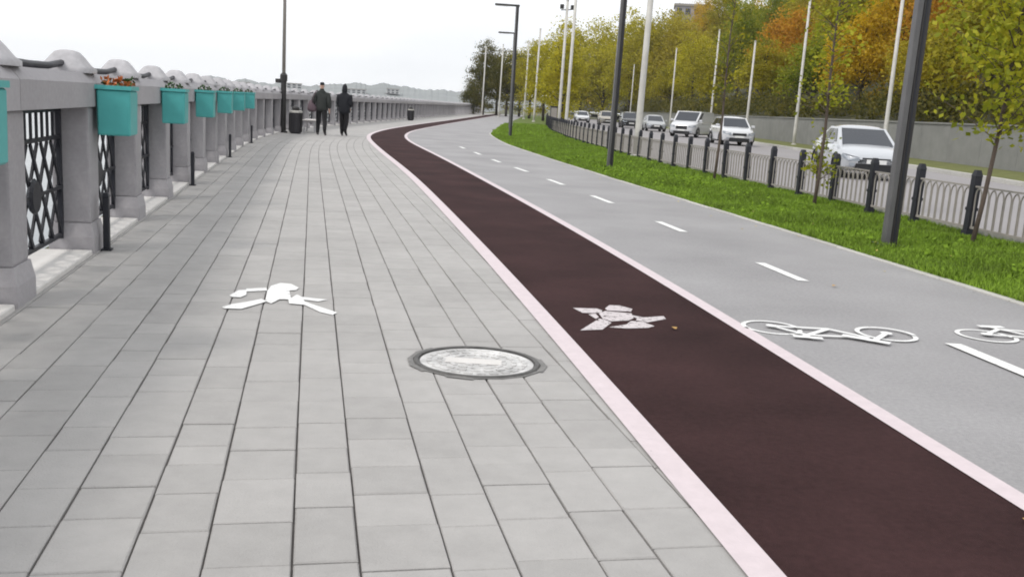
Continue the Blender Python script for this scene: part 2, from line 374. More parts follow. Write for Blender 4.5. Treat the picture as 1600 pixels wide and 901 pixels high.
for i, (a, b) in enumerate(((8.32, 9.27), (11.47, 12.45), (14.65, 15.8), (17.75, 18.95), (20.85, 22.1), (23.8, 24.9), (27.0, 28.2), (30.2, 31.3))):
    P = [(float(CLX(y)) + sgn * .05, float(y)) for sgn, y in ((-1, a), (1, a), (1, b), (-1, b))]
    mark('lane_dash', [P], I2, .008, M_white, words[i] + ' short white dash along the middle of the bicycle path', group='dashes on the bicycle path')
yy = np.linspace(-6, 6.1, 24)
P = [[(float(CLX(a)) - .055, float(a)), (float(CLX(a)) + .055, float(a)), (float(CLX(b)) + .055, float(b)), (float(CLX(b)) - .055, float(b))] for a, b in zip(yy[:-1], yy[1:])]
mark('solid_centre_line', P, I2, .008, M_white, 'solid white centre line of the bicycle path at the right edge')
def stroke(pts, w0, w1=None):
    w1 = w0 if w1 is None else w1; out = []
    for i in range(len(pts) - 1):
        a, b = Vector(pts[i]), Vector(pts[i + 1]); d = (b - a).normalized(); nrm = Vector((-d.y, d.x))
        k0 = w0 + (w1 - w0) * i / (len(pts) - 1); k1 = w0 + (w1 - w0) * (i + 1) / (len(pts) - 1)
        ext = d * min(k1, k0) * .2
        out.append([tuple(a - ext + nrm * k0 / 2), tuple(a - ext - nrm * k0 / 2), tuple(b + ext - nrm * k1 / 2), tuple(b + ext + nrm * k1 / 2)])
    return out
def ring(cx, cy, r, wd, n=28):
    o = []
    for i in range(n):
        t0, t1 = 2 * math.pi * i / n, 2 * math.pi * (i + 1) / n
        o.append([(cx + math.cos(t) * q, cy + math.sin(t) * q) for t, q in ((t0, r - wd), (t0, r), (t1, r), (t1, r - wd))])
    return o
def disc(cx, cy, rx, ry, n=16): return [[(cx + rx * math.cos(2 * math.pi * i / n), cy + ry * math.sin(2 * math.pi * i / n)) for i in range(n)]]
WALKER = [[(-1.825, 5.931), (-1.794, 6.03), (-1.723, 6.129), (-1.659, 6.244), (-1.604, 6.18), (-1.649, 6.042), (-1.697, 5.908), (-1.801, 5.893)],
 [(-1.888, 6.29), (-1.882, 6.481), (-1.832, 6.515), (-1.788, 6.338), (-1.802, 6.25), (-1.859, 6.249)],
 [(-1.847, 6.546), (-1.726, 6.621), (-1.694, 6.523), (-1.814, 6.45)],
 [(-1.69, 6.507), (-1.713, 6.699), (-1.676, 6.826), (-1.596, 6.813), (-1.512, 6.69), (-1.512, 6.599), (-1.551, 6.568), (-1.467, 6.27), (-1.543, 6.263), (-1.562, 6.114), (-1.616, 6.177)],
 [(-1.485, 6.264), (-1.471, 6.453), (-1.422, 6.383), (-1.369, 6.235), (-1.239, 6.101), (-1.1, 5.962), (-1.116, 5.885), (-1.207, 5.946), (-1.346, 6.131), (-1.451, 6.147)],
 [(-1.428, 6.381), (-1.338, 6.358), (-1.237, 6.339), (-1.285, 6.26), (-1.395, 6.292)]]
RUNNER = [[(0.442, 6.545), (0.598, 6.567), (0.627, 6.518), (0.615, 6.451), (0.554, 6.418), (0.494, 6.41)], [(0.53, 6.359), (0.578, 6.394), (0.59, 6.291), (0.567, 6.24)],
 [(0.455, 5.883), (0.591, 6.232), (0.63, 6.198), (0.656, 6.134), (0.586, 5.936)], [(0.667, 6.594), (0.705, 6.711), (0.774, 6.718), (0.846, 6.629), (0.827, 6.542), (0.676, 6.538)],
 [(0.611, 6.403), (0.658, 6.488), (0.821, 6.462), (0.819, 6.324), (0.778, 6.247), (0.671, 6.195), (0.624, 6.241)], [(0.811, 6.428), (0.901, 6.361), (1.036, 6.438), (1.04, 6.354), (0.91, 6.225), (0.844, 6.265), (0.857, 6.319)],
 [(0.648, 6.006), (0.764, 6.112), (0.8, 6.216), (0.876, 6.207), (0.929, 6.108), (0.881, 6.048), (0.752, 6.001)]]
mark('walker_symbol', WALKER, I2, .006, M_white, 'white painted walking figure on the grey pavers')
RUNNER = [[(sum(p[0] for p in q) / len(q) * -.1 + x * 1.1, sum(p[1] for p in q) / len(q) * -.1 + y * 1.1) for x, y in q] for q in RUNNER]
mark('runner_symbol', RUNNER, I2, .0075, M_white2, 'pale painted running figure on the brown lane')
BIKE = ring(-.38, 0, .2, .032) + ring(.38, 0, .2, .032) + stroke([(-.38, 0), (-.2, .21), (.2, .17), (0, -.02), (-.38, 0)], .036) + stroke([(0, -.02), (-.23, .25)], .04) + stroke([(-.3, .27), (-.14, .29)], .06) \
    + stroke([(.38, 0), (.22, .24), (.12, .2)], .04) + stroke([(.05, .16), (.28, .3)], .07) + disc(-.38, 0, .04, .04, 10) + disc(.38, 0, .04, .04, 10)
mark('bicycle_symbol', BIKE, aff((2.13, 6.278), (1, -.03), (0, -1)), .0055, M_white, 'white painted bicycle symbol left of the solid centre line')
mark('bicycle_symbol', BIKE, aff((3.64, 6.42), (1, -.03), (0, 1)), .0055, M_white, 'white painted bicycle symbol cut by the right edge of the picture')
# manhole cover
mh = thing('manhole_cover', 'round worn metal manhole cover set in the grey pavers', 'manhole cover', (-.165, 4.98, 0))
MB().lathe([(.305, -.03), (.305, .003), (.298, .012), (.283, .012), (.279, .010), (.279, .002)], 48).obj('frame_ring', M_castiron, mh)
lid = MB().lathe([(.272, -.03), (.272, .003), (.266, .0045), (.01, .0045)], 48).obj('lid', M_steel, mh)
rb = MB()
for rr in (.075, .13, .18, .23):
    nst = max(6, int(rr * 2 * math.pi / .06))
    for i in range(nst):
        t = 2 * math.pi * (i + (.5 if rr in (.13, .23) else 0)) / nst
        rb.quad_box(-.02, .02, -.011, .011, .003, .0085, 0, Matrix.Rotation(t, 4, 'Z') @ Matrix.Translation((0, rr, 0)))
tag(rb.obj('tread_studs', M_steel, lid), kind='stuff')
MB().quad_box(-.15, .12, -.05, .045, .0046, .0095).obj('centre_plate', M_ledge, lid, bevel=.002)
cr = MB()
for i in range(16):                       # broken mortar rim around the frame
    t = 2 * math.pi * i / 16; r0 = .308; r1 = .313 + random.random() * .03; t1 = t + 2 * math.pi / 16
    cr.poly([(r0 * math.cos(t), r0 * math.sin(t), .0045), (r1 * math.cos(t), r1 * math.sin(t), .0045), (r1 * math.cos(t1), r1 * math.sin(t1), .0045), (r0 * math.cos(t1), r0 * math.sin(t1), .0045)])
cr.obj('mortar_rim', mat('old_mortar', (.20, .195, .19), .95, .3, 25, .4, 80), mh)
mh.scale = (1.12, 1.03, 1)
# fallen leaves
for (x, y, lb) in ((1.88, 3.22, 'dry leaf on the brown lane near the lower right corner'), (1.06, 6.05, 'dry leaf on the brown lane beside the running figure'), (2.75, 8.1, 'dry leaf beside the nearest white dash')):
    lf = MB(); a = random.random() * 6
    pts = [(0, -.03), (.016, -.012), (.018, .01), (.006, .03), (-.008, .024), (-.018, .004), (-.014, -.016)]
    T = Matrix.Translation((x, y, .013)) @ Matrix.Rotation(a, 4, 'Z')
    lf.poly([T @ Vector((p, q, .004 + 3 * p * p * 8)) for p, q in pts]); tag(lf.obj('fallen_leaf', M_dryleaf), lb, 'leaf')

# ------------------------------------------------------------------ granite balustrade on the quay
bal = thing('embankment_balustrade', 'long grey granite balustrade with pale domed caps and black lattice panels along the river', 'balustrade')
SP = 2.085; PW, PD = .34, .28
post = MB(); post.quad_box(-PW / 2, PW / 2, -PD, 0, .24, 1.16); post_me = post.mesh('post', M_granite, bevel=.018, seg=2)
pb = MB().quad_box(-PW / 2 - .03, PW / 2 + .03, -PD - .03, .028, -.03, .13).frustum(.13, .241, PW / 2 + .03, PD / 2 + .028, PW / 2 + .008, PD / 2 + .008, cy=-PD / 2 - .001)
pb_me = pb.mesh('post_base', M_granite)
cap = MB(); prof = [(.215, .20, 1.418), (.215, .20, 1.45), (.18, .165, 1.475), (.135, .12, 1.535), (.10, .085, 1.575), (.065, .05, 1.588), (.015, .012, 1.592)]
for i, (a, d, z) in enumerate(prof):
    for t in np.linspace(0, 2 * math.pi, 24, endpoint=False):
        ce, se = math.cos(t), math.sin(t); e = .5
        cap.v.append((a * math.copysign(abs(ce) ** e, ce), -PD / 2 - .04 + d * math.copysign(abs(se) ** e, se), z))
for i in range(len(prof) - 1):
    for q in range(24): cap.f.append((i * 24 + q, i * 24 + (q + 1) % 24, (i + 1) * 24 + (q + 1) % 24, (i + 1) * 24 + q)); cap.m.append(0)
cap.f.append(tuple((len(prof) - 1) * 24 + q for q in range(24))); cap.m.append(0)
cap_me = cap.mesh('cap_stone', M_granite_l, smooth=True)
beam = MB(); hb = SP / 2 - .004
sec = [(.03, 1.162), (.03, 1.345), (-.03, 1.42), (-.36, 1.42), (-.42, 1.345), (-.42, 1.162)]
for x in (-hb, hb): beam.v += [(x, y, z) for y, z in sec]
for i in range(6): beam.f.append((i, i + 6, (i + 1) % 6 + 6, (i + 1) % 6)); beam.m.append(0)
beam.f += [(0, 1, 2, 3, 4, 5), (11, 10, 9, 8, 7, 6)]; beam.m += [0, 0]
beam_me = beam.mesh('coping_beam', M_granite)
ledge_me = MB().quad_box(-SP / 2 + PW / 2 + .055, SP / 2 - PW / 2 - .055, -.40, .02, -.03, .035).mesh('plinth_slab', M_ledge, bevel=.008)
rail_me = MB().tube([(-SP / 2 + .16, -.19, 1.485), (-.5, -.19, 1.455), (0, -.19, 1.45), (.5, -.19, 1.455), (SP / 2 - .16, -.19, 1.485)], .026, 8).mesh('top_rail', M_black, smooth=True)
# lattice panel between two posts, in a plane set back from the walkway
PX = SP / 2 - PW / 2 - .01; ZB, ZT, PYO = .12, 1.15, -.215
def lattice_bars():
    B = []
    for x in (-PX + .02, PX - .02): B.append(((x, PYO, ZB), (x, PYO, ZT), .045, .035))
    for z in (ZB + .03, .92, ZT - .02): B.append(((-PX + .045, PYO, z), (PX - .045, PYO, z), .03, .03))
    nx = 6; x0, x1 = -PX + .05, PX - .05; st = (x1 - x0) / nx
    for i in range(nx):
        a, b = x0 + i * st, x0 + (i + 1) * st
        for (za, zb) in ((.535, .90), (.17, .535)):
            B.append(((a, PYO + .012, za), (b, PYO + .012, zb), .034, .016)); B.append(((a, PYO - .012, zb), (b, PYO - .012, za), .034, .016))
    for i in range(1, 11): x = x0 + (x1 - x0) * i / 11; B.append(((x, PYO, .935), (x, PYO, 1.115), .028, .016))
    B.append(((x0, PYO + .026, .535), (x1, PYO + .026, .535), .026, .012))
    return B
LB = lattice_bars()
bar_mes = [MB().bar(*b).mesh('bar', M_black) for b in LB]
frame_me = MB().bar(*LB[0]).bar(*LB[1]).bar(*LB[2]).bar(*LB[3]).bar(*LB[4]).mesh('lattice_panel', M_black)
full = MB()
for b in LB: full.bar(*b)
ros = MB().lathe([(.02, -.02), (.11, -.02), (.13, 0), (.11, .02), (.02, .02)], 18)
ros.v = [(x, PYO + .03 + z, .535 + y) for x, y, z in ros.v]; ros_me = ros.mesh('rosette', M_black)
b0 = len(full.v); full.v += ros.v; full.f += [tuple(b0 + k for k in f) for f in ros.f]; full.m += ros.m
full_me = full.mesh('lattice_panel', M_black)
nposts = int((wall_at(0) and (ws[-1] - S0)) / SP) - 1
for i in range(-3, nposts):
    x, y, a = wall_at(i * SP)
    for nm, me in (('post', post_me), ('post_base', pb_me), ('cap_stone', cap_me)): link(nm, me, bal, (x, y, 0), a + math.pi)
    x, y, a = wall_at((i + .5) * SP)
    a += math.pi; link('coping_beam', beam_me, bal, (x, y, 0), a); link('plinth_slab', ledge_me, bal, (x, y, 0), a)
    if y < 120: link('top_rail', rail_me, bal, (x, y, 0), a)
    if -1 <= i < 5:
        p = link('lattice_panel', frame_me, bal, (x, y, 0), a)
        for bm_ in bar_mes[5:]: link('bar', bm_, p)
        link('rosette', ros_me, p)
    elif i >= -2 and y < 120: link('lattice_panel', full_me, bal, (x, y, 0), a)
# teal planters hooked on the coping
def planter(bloom):
    t = thing('flower_planter', 'x', 'planter')
    b = MB(); b.frustum(.94, 1.30, .168, .124, .172, .128, cy=.133)
    b.obj('box', M_teal, t, bevel=.012)
    r = MB().quad_box(-.185, .185, -.005, .015, 1.302, 1.335).quad_box(-.185, .185, .25, .27, 1.302, 1.335).quad_box(-.185, -.165, .015, .25, 1.302, 1.335).quad_box(.165, .185, .015, .25, 1.302, 1.335)
    r.obj('rim', M_teal, t)
    MB().quad_box(-.163, .163, .017, .248, 1.303, 1.318).obj('soil', M_soil, t)
    for x in (-.1, .1): MB().quad_box(x - .015, x + .015, -.012, -.0055, 1.2, 1.345).obj('hook', M_black, t)
    fl = MB(); lv = MB()
    for k in range(34 if bloom else 10):
        p = Vector((random.uniform(-.15, .15), random.uniform(.03, .235), random.uniform(1.325, 1.385)))
        for q in range(4):
            e = Vector((random.gauss(0, 1), random.gauss(0, 1), random.gauss(.4, 1))).normalized(); f = e.orthogonal().normalized()
            (fl if bloom and k % 3 else lv).poly([p, p + e * .02 + f * .016, p + e * .042, p + e * .02 - f * .016])
    bloom and tag(fl.obj('flowers', M_flower, t), kind='stuff'); tag(lv.obj('foliage', M_leaf_g, t), kind='stuff')
    return t
pl = planter(False); plf = planter(True)
plab = ['teal planter cut by the left edge of the picture', 'large teal planter with orange flowers, nearest one wholly in view', 'teal planter hooked on the balustrade, second one wholly in view', 'small teal planter on the balustrade, third one wholly in view', 'small teal planter on the balustrade, fourth one wholly in view', 'tiny far teal planter on the balustrade, fifth one wholly in view', 'farthest tiny teal planter on the balustrade before the bin']
for i, yv in enumerate((4.42, 7.9, 11.25, 14.5, 17.8, 21.0, 24.2)):
    t = pl if i == 0 else (plf if i == 1 else dup(pl)); x, y, a = wall_at(s_of_y(yv), .035); t.location = (x, y, 0); t.rotation_euler.z = a + math.pi
    tag(t, plab[i], group='teal planters on the balustrade')
# dark bollards at the foot of some posts
def bollard():
    t = thing('socket_bollard', 'x', 'bollard')
    MB().quad_box(-.03, .03, -.024, .024, 0.012, .44).obj('column', M_black, t, bevel=.006)
    MB().frustum(.44, .475, .034, .028, .018, .015).obj('cap', M_black, t)
    MB().quad_box(-.05, .05, -.04, .04, 0, .0135).obj('base_plate', M_black, t)
    return t
bo = bollard()
for i, (yv, lb) in enumerate(((7.8, 'slim black bollard at the foot of the granite post before the nearest whole planter'), (13.6, 'slim black bollard beside the balustrade, second from the left'), (19.9, 'slim black bollard beside the balustrade, third from the left'), (26, 'slim black bollard beside the balustrade, fourth from the left'))):
    t = bo if i == 0 else dup(bo); x, y, a = wall_at(s_of_y(yv), .085); t.location = (x, y, 0); t.rotation_euler.z = a; tag(t, lb, group='slim bollards along the balustrade')

# ------------------------------------------------------------------ left lamp post, bin, bench
t = thing('lamp_post', 'tall slim lamp post with dark sleeve beside the litter bin', 'lamp post', (-8.45, 34.45, 0))
MB().lathe([(.16, 0), (.16, .05), (.11, .08), (.10, .3), (.095, 1.75), (.13, 1.8), (.13, 2.0), (.06, 2.08)], 14).obj('sleeve', M_dark, t, smooth=False)
MB().tube([(0, 0, 2.05), (0, 0, 8.5)], [.062, .045], 12).obj('pole', M_greyiron, t, smooth=True)
MB().bar((0, 0, 8.4), (.9, 0, 8.5), .07, .07).obj('arm', M_dark, t)
MB().quad_box(.6, 1.2, -.12, .12, 8.44, 8.54).obj('lamp_head', M_dark, t, bevel=.02)
MB().quad_box(-.28, -.10, -.07, .07, 1.72, 1.86).obj('camera_box', M_dark, t, bevel=.01)
def bin_(loc, label):
    t = thing('litter_bin', label, 'litter bin', loc, .2, 'litter bins on the promenade')
    MB().lathe([(.20, .03), (.22, .08), (.22, .70), (.20, .72)], 20).obj('body', M_bin, t, smooth=False)
    sl = MB().quad_box(-.012, .012, .219, .236, .1, .68).mesh('slat', M_dark)
    for i in range(16): link('slat', sl, t, None, 2 * math.pi * i / 16)
    MB().lathe([(.225, .72), (.235, .73), (.235, .79), (.225, .80)], 20).obj('rim', M_mastwhite, t)
    MB().lathe([(.11, .80), (.14, .84), (.13, .91), (.06, .955), (.01, .96)], 16).obj('lid', M_dark, t, smooth=True)
    MB().lathe([(.17, 0), (.17, .03), (.15, .032)], 16).obj('foot', M_black, t)
    return t
bin_((-7.95, 34.2, 0), 'dark round litter bin with pale rim beside the tall slim lamp post')
bin_((-8.0, 70, 0), 'small far litter bin against the balustrade right of the two walkers')
t = thing('bench', 'pale wooden bench behind the walker with the mauve bag', 'bench', (-7.85, 36.2, 0), R(98))
sm = MB().quad_box(-.85, .85, -.04, .04, 0, .035).mesh('slat', M_bench, bevel=.006)
for q in range(5): link('slat', sm, t, (0, -.2 + q * .1, .44))
for x in (-.65, .65):
    MB().quad_box(x - .03, x + .03, -.22, -.16, 0, .438).quad_box(x - .03, x + .03, .16, .22, 0, .438).quad_box(x - .03, x + .03, -.158, .158, .37, .435).obj('leg_frame', M_granite_l, t)

# ------------------------------------------------------------------ two walkers
def skin(name, chains, m, parent, sub=2, mats=None, root=0):
    """continuous skinned surface; chains: list of lists of (x,y,z,r); chains share vertices at equal positions"""
    idx = {}; V = []; Rr = []; E_ = []
    for ch in chains:
        pr_ = None
        for x, y, z, r in ch:
            key = (round(x, 4), round(y, 4), round(z, 4))
            if key not in idx: idx[key] = len(V); V.append((x, y, z)); Rr.append(r)
            if pr_ is not None: E_.append((pr_, idx[key]))
            pr_ = idx[key]
    me = bpy.data.meshes.new(name); me.from_pydata(V, E_, []); o = bpy.data.objects.new(name, me); C.objects.link(o)
    sk = o.modifiers.new('s', 'SKIN'); sk.use_smooth_shade = True; sk.branch_smoothing = .3; ss = o.modifiers.new('d', 'SUBSURF'); ss.levels = sub; ss.render_levels = sub
    for i, sv in enumerate(me.skin_vertices[0].data):
        rr = Rr[i]; sv.radius = rr if isinstance(rr, tuple) else (rr, rr)
        sv.use_root = (i == root)
    dg = bpy.context.evaluated_depsgraph_get(); nm = bpy.data.meshes.new_from_object(o.evaluated_get(dg)); bpy.data.objects.remove(o)
    nm.name = name; nm.materials.clear()
    for q in (mats or [m]): nm.materials.append(q)
    nm.polygons.foreach_set('use_smooth', [True] * len(nm.polygons))
    return link(name, nm, parent)
def hand(ch, wx_, wy_, wz, sgn, outx):
    """palm and five curled fingers hanging from the wrist"""
    ch.append([(wx_, wy_, wz, .03), (wx_ + outx * .01, wy_ + .01, wz - .085, .034)])
    for k, (dy, ln) in enumerate(((-.03, .055), (-.01, .068), (.012, .072), (.033, .062))):
        b = (wx_ + outx * .01, wy_ + .01, wz - .085, .034)
        ch.append([b, (wx_ + outx * .012, wy_ + .01 + dy, wz - .105, .0095), (wx_ + outx * .006, wy_ + .01 + dy, wz - .105 - ln * .6, .009), (wx_ - outx * .012, wy_ + .012 + dy, wz - .105 - ln, .0075)])
    ch.append([(wx_, wy_, wz, .03), (wx_ - outx * .02, wy_ + .045, wz - .055, .0105), (wx_ - outx * .022, wy_ + .062, wz - .095, .009)])
def person(label, loc, heading, h, stride, jacket, hooded, armL, armR):
    """walks along local +Y; h = height"""
    t = thing('person', label, 'person', loc, heading); k = h / 1.78
    s = stride; P = []; w_ = .05 if stride > .1 else -.02
    hip = [(0, 0, .96, (.15, .11)), ]
    def leg(sx, fy, lift):
        return [(0, 0, .96, (.15, .11)), (sx * .09, 0, .88, .11), (sx * (.1 + w_ * .5), fy * .5 + .02, .50, .086), (sx * (.1 + w_), fy * .95 - lift * .1, .13 + lift * .08, .066), (sx * (.1 + w_), fy, .065 + lift * .06, .048), (sx * (.105 + w_), fy + .10, .045, .042), (sx * (.11 + w_), fy + .17, .035, .03)]
    P.append(leg(-1, s, 0)); P.append(leg(1, -s, 1))
    P.append([(0, 0, .96, (.15, .11)), (0, .01, 1.15, (.145, .10)), (0, .015, 1.36, (.17, .11)), (0, 0, 1.47, (.11, .08)), (0, .01, 1.54, .052), (0, .02, 1.62, (.07, .085)), (0, .02, 1.70, (.072, .09)), (0, .01, 1.765, (.045, .055))])
    for sx, (ey, ez, hy, hz, ox) in ((-1, armL), (1, armR)):
        wr = (sx * (.24 + ox), hy, hz, .028)
        P.append([(0, .015, 1.36, (.17, .11)), (sx * .19, .0, 1.40, .062), (sx * (.235 + ox * .5), ey, ez, .047), wr])
        hand(P, wr[0], wr[1], wr[2], sx, sx)
    body = skin('body', P, None, t, 2, [M_pants, M_skin, M_shoe])
    for p in body.data.polygons:
        z = p.center.z; p.material_index = 2 if z < .085 else (1 if (z > 1.49 or (abs(p.center.x) > .13 and .74 < z < 1.10 and abs(p.center.x) > .19)) else 0)
    # jacket: a shell over torso and sleeves
    J = [[(0, 0, .70 if hooded else .78, (.225, .165)), (0, .0, .98, (.23, .165)), (0, .01, 1.18, (.225, .16)), (0, .015, 1.36, (.235, .155)), (0, 0, 1.47, (.14, .10)), (0, .0, 1.53, (.075, .075))]]
    for sx, (ey, ez, hy, hz, ox) in ((-1, armL), (1, armR)):
        J.append([(0, .015, 1.36, (.235, .155)), (sx * .21, 0, 1.39, .095), (sx * (.25 + ox * .5), ey, ez, .082), (sx * (.243 + ox), hy, hz + .02, .06)])
    skin('jacket', J, jacket, t)
    if hooded:
        skin('hood', [[(0, -.03, 1.49, (.12, .10)), (0, -.01, 1.58, (.098, .112)), (0, .005, 1.68, (.098, .118)), (0, .0, 1.775, (.06, .075)), (0, -.01, 1.80, .02)]], jacket, t)
    else:
        skin('knit_hat', [[(0, .012, 1.665, (.088, .105)), (0, .012, 1.74, (.083, .10)), (0, .005, 1.785, (.07, .085))]], M_cloth_b, t)
        skin('collar', [[(0, 0, 1.49, (.10, .09)), (0, .005, 1.585, (.085, .085))]], jacket, t)
    # face and ears (turned away from the camera)
    fc = MB()
    skin('nose', [[(0, .108, 1.665, .012), (0, .125, 1.635, .015), (0, .115, 1.622, .012)]], M_skin, t, 1)
    for sx in (-1, 1):
        MB().lathe([(.004, -.005), (.011, 0), (.004, .005)], 8).obj('eye', M_black, t).location = (sx * .03, .104, 1.672)
        if not hooded: skin('ear', [[(sx * .075, .015, 1.665, (.012, .018)), (sx * .08, .012, 1.63, (.010, .012))]], M_skin, t, 1)
    MB().quad_box(-.025, .025, .095, .103, 1.587, 1.597).obj('mouth', M_bag, t)
    t.scale = (k, k, k); return t
pa = person('person in dark hat and charcoal jacket walking away with a mauve shoulder bag', (-6.98, 33.9, 0), R(4), 1.82, .21, M_cloth_g, False, (-.09, 1.14, .06, .98, .04), (-.06, 1.13, -.02, .88, .02))
bg_ = skin('bag', [[(-.30, -.04, .76, (.13, .18)), (-.32, -.04, .94, (.14, .19)), (-.30, -.04, 1.12, (.11, .14)), (-.28, -.04, 1.12, (.05, .08))]], M_bag, None)
bag = thing('shoulder_bag', 'bulky mauve shoulder bag at the side of the walker in the hat', 'bag', (-6.98, 33.9, 0), R(4)); bag.scale = pa.scale; bg_.parent = bag
MB().tube([(-.29, -.14, 1.08), (-.26, -.15, 1.3), (-.18, -.12, 1.475), (-.15, 0, 1.50), (-.18, .13, 1.44), (-.25, .12, 1.25), (-.28, .06, 1.1)], .014, 6).obj('strap', M_bag, bag, smooth=True)
person('person in black hooded jacket and black trousers walking away', (-6.32, 34.6, 0), R(-3), 1.80, .06, M_cloth_b, True, (-.02, 1.13, .12, .98, -.07), (-.02, 1.13, .12, .98, -.07))

# ------------------------------------------------------------------ verge, edging, road
def soft_strip(name, fa, fb, zfun, m, y0, y1, ny, nx):
    ysv = np.concatenate([np.linspace(y0, 50, ny), np.linspace(50, y1, 50)[1:]]); V = []; F = []
    for y in ysv:
        a, b = float(fa(y)), float(fb(y))
        for j in range(nx + 1): u = j / nx; V.append((a + (b - a) * u, float(y), zfun(u, a + (b - a) * u, y)))
    for i in range(len(ysv) - 1):
        for j in range(nx): p = i * (nx + 1) + j; F.append((p, p + 1, p + nx + 2, p + nx + 1))
    me = bpy.data.meshes.new(name); me.from_pydata(V, [], F); me.materials.append(m); me.polygons.foreach_set('use_smooth', [True] * len(me.polygons)); return link(name, me)
def vz(u, x, y): return .01 + .035 * math.sin(min(1, u * 1.6) * math.pi / 2) * (1 if u < .85 else (1 - u) / .15 * .6 + .4) + .012 * math.sin(x * 3.1 + y * 1.7) * math.sin(y * .9)
RE = lambda y: FP(y) + .42                                 # road side of the verge
struct(soft_strip('grass_verge', lambda y: GE(y) + .05, lambda y: RE(y) - .08, vz, M_verge, -8, 180, 120, 10))
ed = struct(strip('path_edging', GE, lambda y: GE(y) + .05, -.01, M_kerb))
km = MB().quad_box(-.494, .494, -.045, .035, -.03, .018).mesh('edging_stone', M_kerb, bevel=.006)
km2 = MB().quad_box(-.494, .494, 0, .16, -.03, .13).mesh('kerb_stone', M_kerb, bevel=.012)
def run(fn, me, name, parent, y0, y1, step=1.0):
    y = y0
    while y < y1:
        a = math.atan2(1, (float(fn(y + .5)) - float(fn(y - .5)))); link(name, me, parent, (float(fn(y)), y, random.gauss(0, .002)), a); y += step * math.sin(a)
run(GE, km, 'edging_stone', ed, 1.5, 60)
rd = struct(strip('road', RE, FK, -.012, M_road, -10, 185))
run(lambda y: RE(y), km2, 'kerb_stone', rd, 6, 60)
run(lambda y: FK(y) + .16, km2, 'kerb_stone', rd, 18, 110)
mb = MB()
struct(soft_strip('roadside_verge', lambda y: FK(y) + .12, lambda y: np.full_like(np.asarray(y, float), RWX) if np.ndim(y) else RWX, lambda u, x, y: .10 + .05 * math.sin(u * 3.1), mat('dry_grass', (.12, .13, .035), .95, .3, 4, .5, 20), 10, 185, 60, 4))
def clean_x(y): return FK(y) + .12

# grass blades
def blades(nb, y0, y1, h0, h1, dens_pow=1.0, edge=False):
    y = y0 + (y1 - y0) * RNG.random(nb) ** dens_pow; u = RNG.random(nb)
    if edge: u = u ** 3 * .14
    a, b = GE(y) + .04, RE(y) - .1; x = a + (b - a) * u
    z = .005 + .035 * np.sin(np.minimum(1, u * 1.6) * math.pi / 2) * np.where(u < .85, 1, (1 - u) / .15 * .6 + .4) + .012 * np.sin(x * 3.1 + y * 1.7) * np.sin(y * .9)
    cl = .5 + .5 * np.sin(x * 2.3 + np.sin(y * 1.1) * 2) * np.sin(y * 1.9 + x)
    h = (h0 + (h1 - h0) * RNG.random(nb)) * (.65 + .7 * cl); th = RNG.random(nb) * 2 * math.pi; ln = RNG.random(nb) * .7; th2 = RNG.random(nb) * 2 * math.pi
    wd = .0035 + .004 * RNG.random(nb) + .0004 * y
    dx, dy = np.cos(th) * wd, np.sin(th) * wd; bx, by = np.cos(th2) * ln * h, np.sin(th2) * ln * h
    V = np.stack([np.stack([x - dx, y - dy, z], 1), np.stack([x + dx, y + dy, z], 1), np.stack([x + dx * .5 + bx * .45, y + dy * .5 + by * .45, z + h * .62], 1), np.stack([x + bx, y + by, z + h], 1)], 1)
    return V.reshape(-1, 3)
V = np.concatenate([blades(120000, 6.5, 20, .04, .10), blades(60000, 20, 45, .05, .10), blades(16000, 45, 80, .06, .12), blades(12000, 6.5, 30, .03, .07, edge=True)])
k = len(V) // 4; F = np.arange(k * 4).reshape(k, 4)
tag(link('grass', nmesh('grass', V, F, M_grass)), 'rough green grass on the verge between bicycle path and road fence', 'grass', kind='stuff')
# broad-leaved weeds in the verge
V = []
for c in range(60):
    y = random.uniform(8, 26); u = random.random(); x = float(GE(y)) + .15 + u * 1.6; r = random.uniform(.05, .14)
    for q in range(26):
        p = Vector((x + random.gauss(0, r), y + random.gauss(0, r), .05 + abs(random.gauss(0, r * .7)))); e = Vector((random.gauss(0, 1), random.gauss(0, 1), random.gauss(.3, .6))).normalized(); f = e.orthogonal().normalized(); l = random.uniform(.035, .07)
        V += [p, p + e * l * .5 + f * l * .35, p + e * l, p + e * l * .5 - f * l * .35]
V = np.array([tuple(p) for p in V]); tag(link('weeds', nmesh('weeds', V, np.arange(len(V)).reshape(-1, 4), mat('weed_leaf', (.13, .21, .02), .9, .1, 5, island=.35, spec=.1))), 'broad leaved green weeds scattered through the verge grass', 'weeds', kind='stuff')

V = []
for c in range(170):
    y = 6 + 26 * random.random() ** 1.2; x = float(GE(y)) + (random.gauss(.9, .6) if c % 4 else -abs(random.gauss(0, .35))); e = Vector((random.gauss(0, 1), random.gauss(0, 1), random.gauss(0, .3))).normalized(); f = e.cross(Vector((0, 0, 1))).normalized(); l = random.uniform(.02, .04); p = Vector((x, y, .012 if x < float(GE(y)) + .06 else .08))
    V += [p - e * l * .6, p + f * l * .4, p + e * l * .6, p - f * l * .4]
V = np.array([tuple(p) for p in V]); tag(link('leaf_litter', nmesh('leaf_litter', V, np.arange(len(V)).reshape(-1, 4), mat('yellow_litter', (.42, .33, .09), .75, .2, 30, island=.4))), 'small yellow leaves scattered along the verge and path edge', 'leaves', kind='stuff')

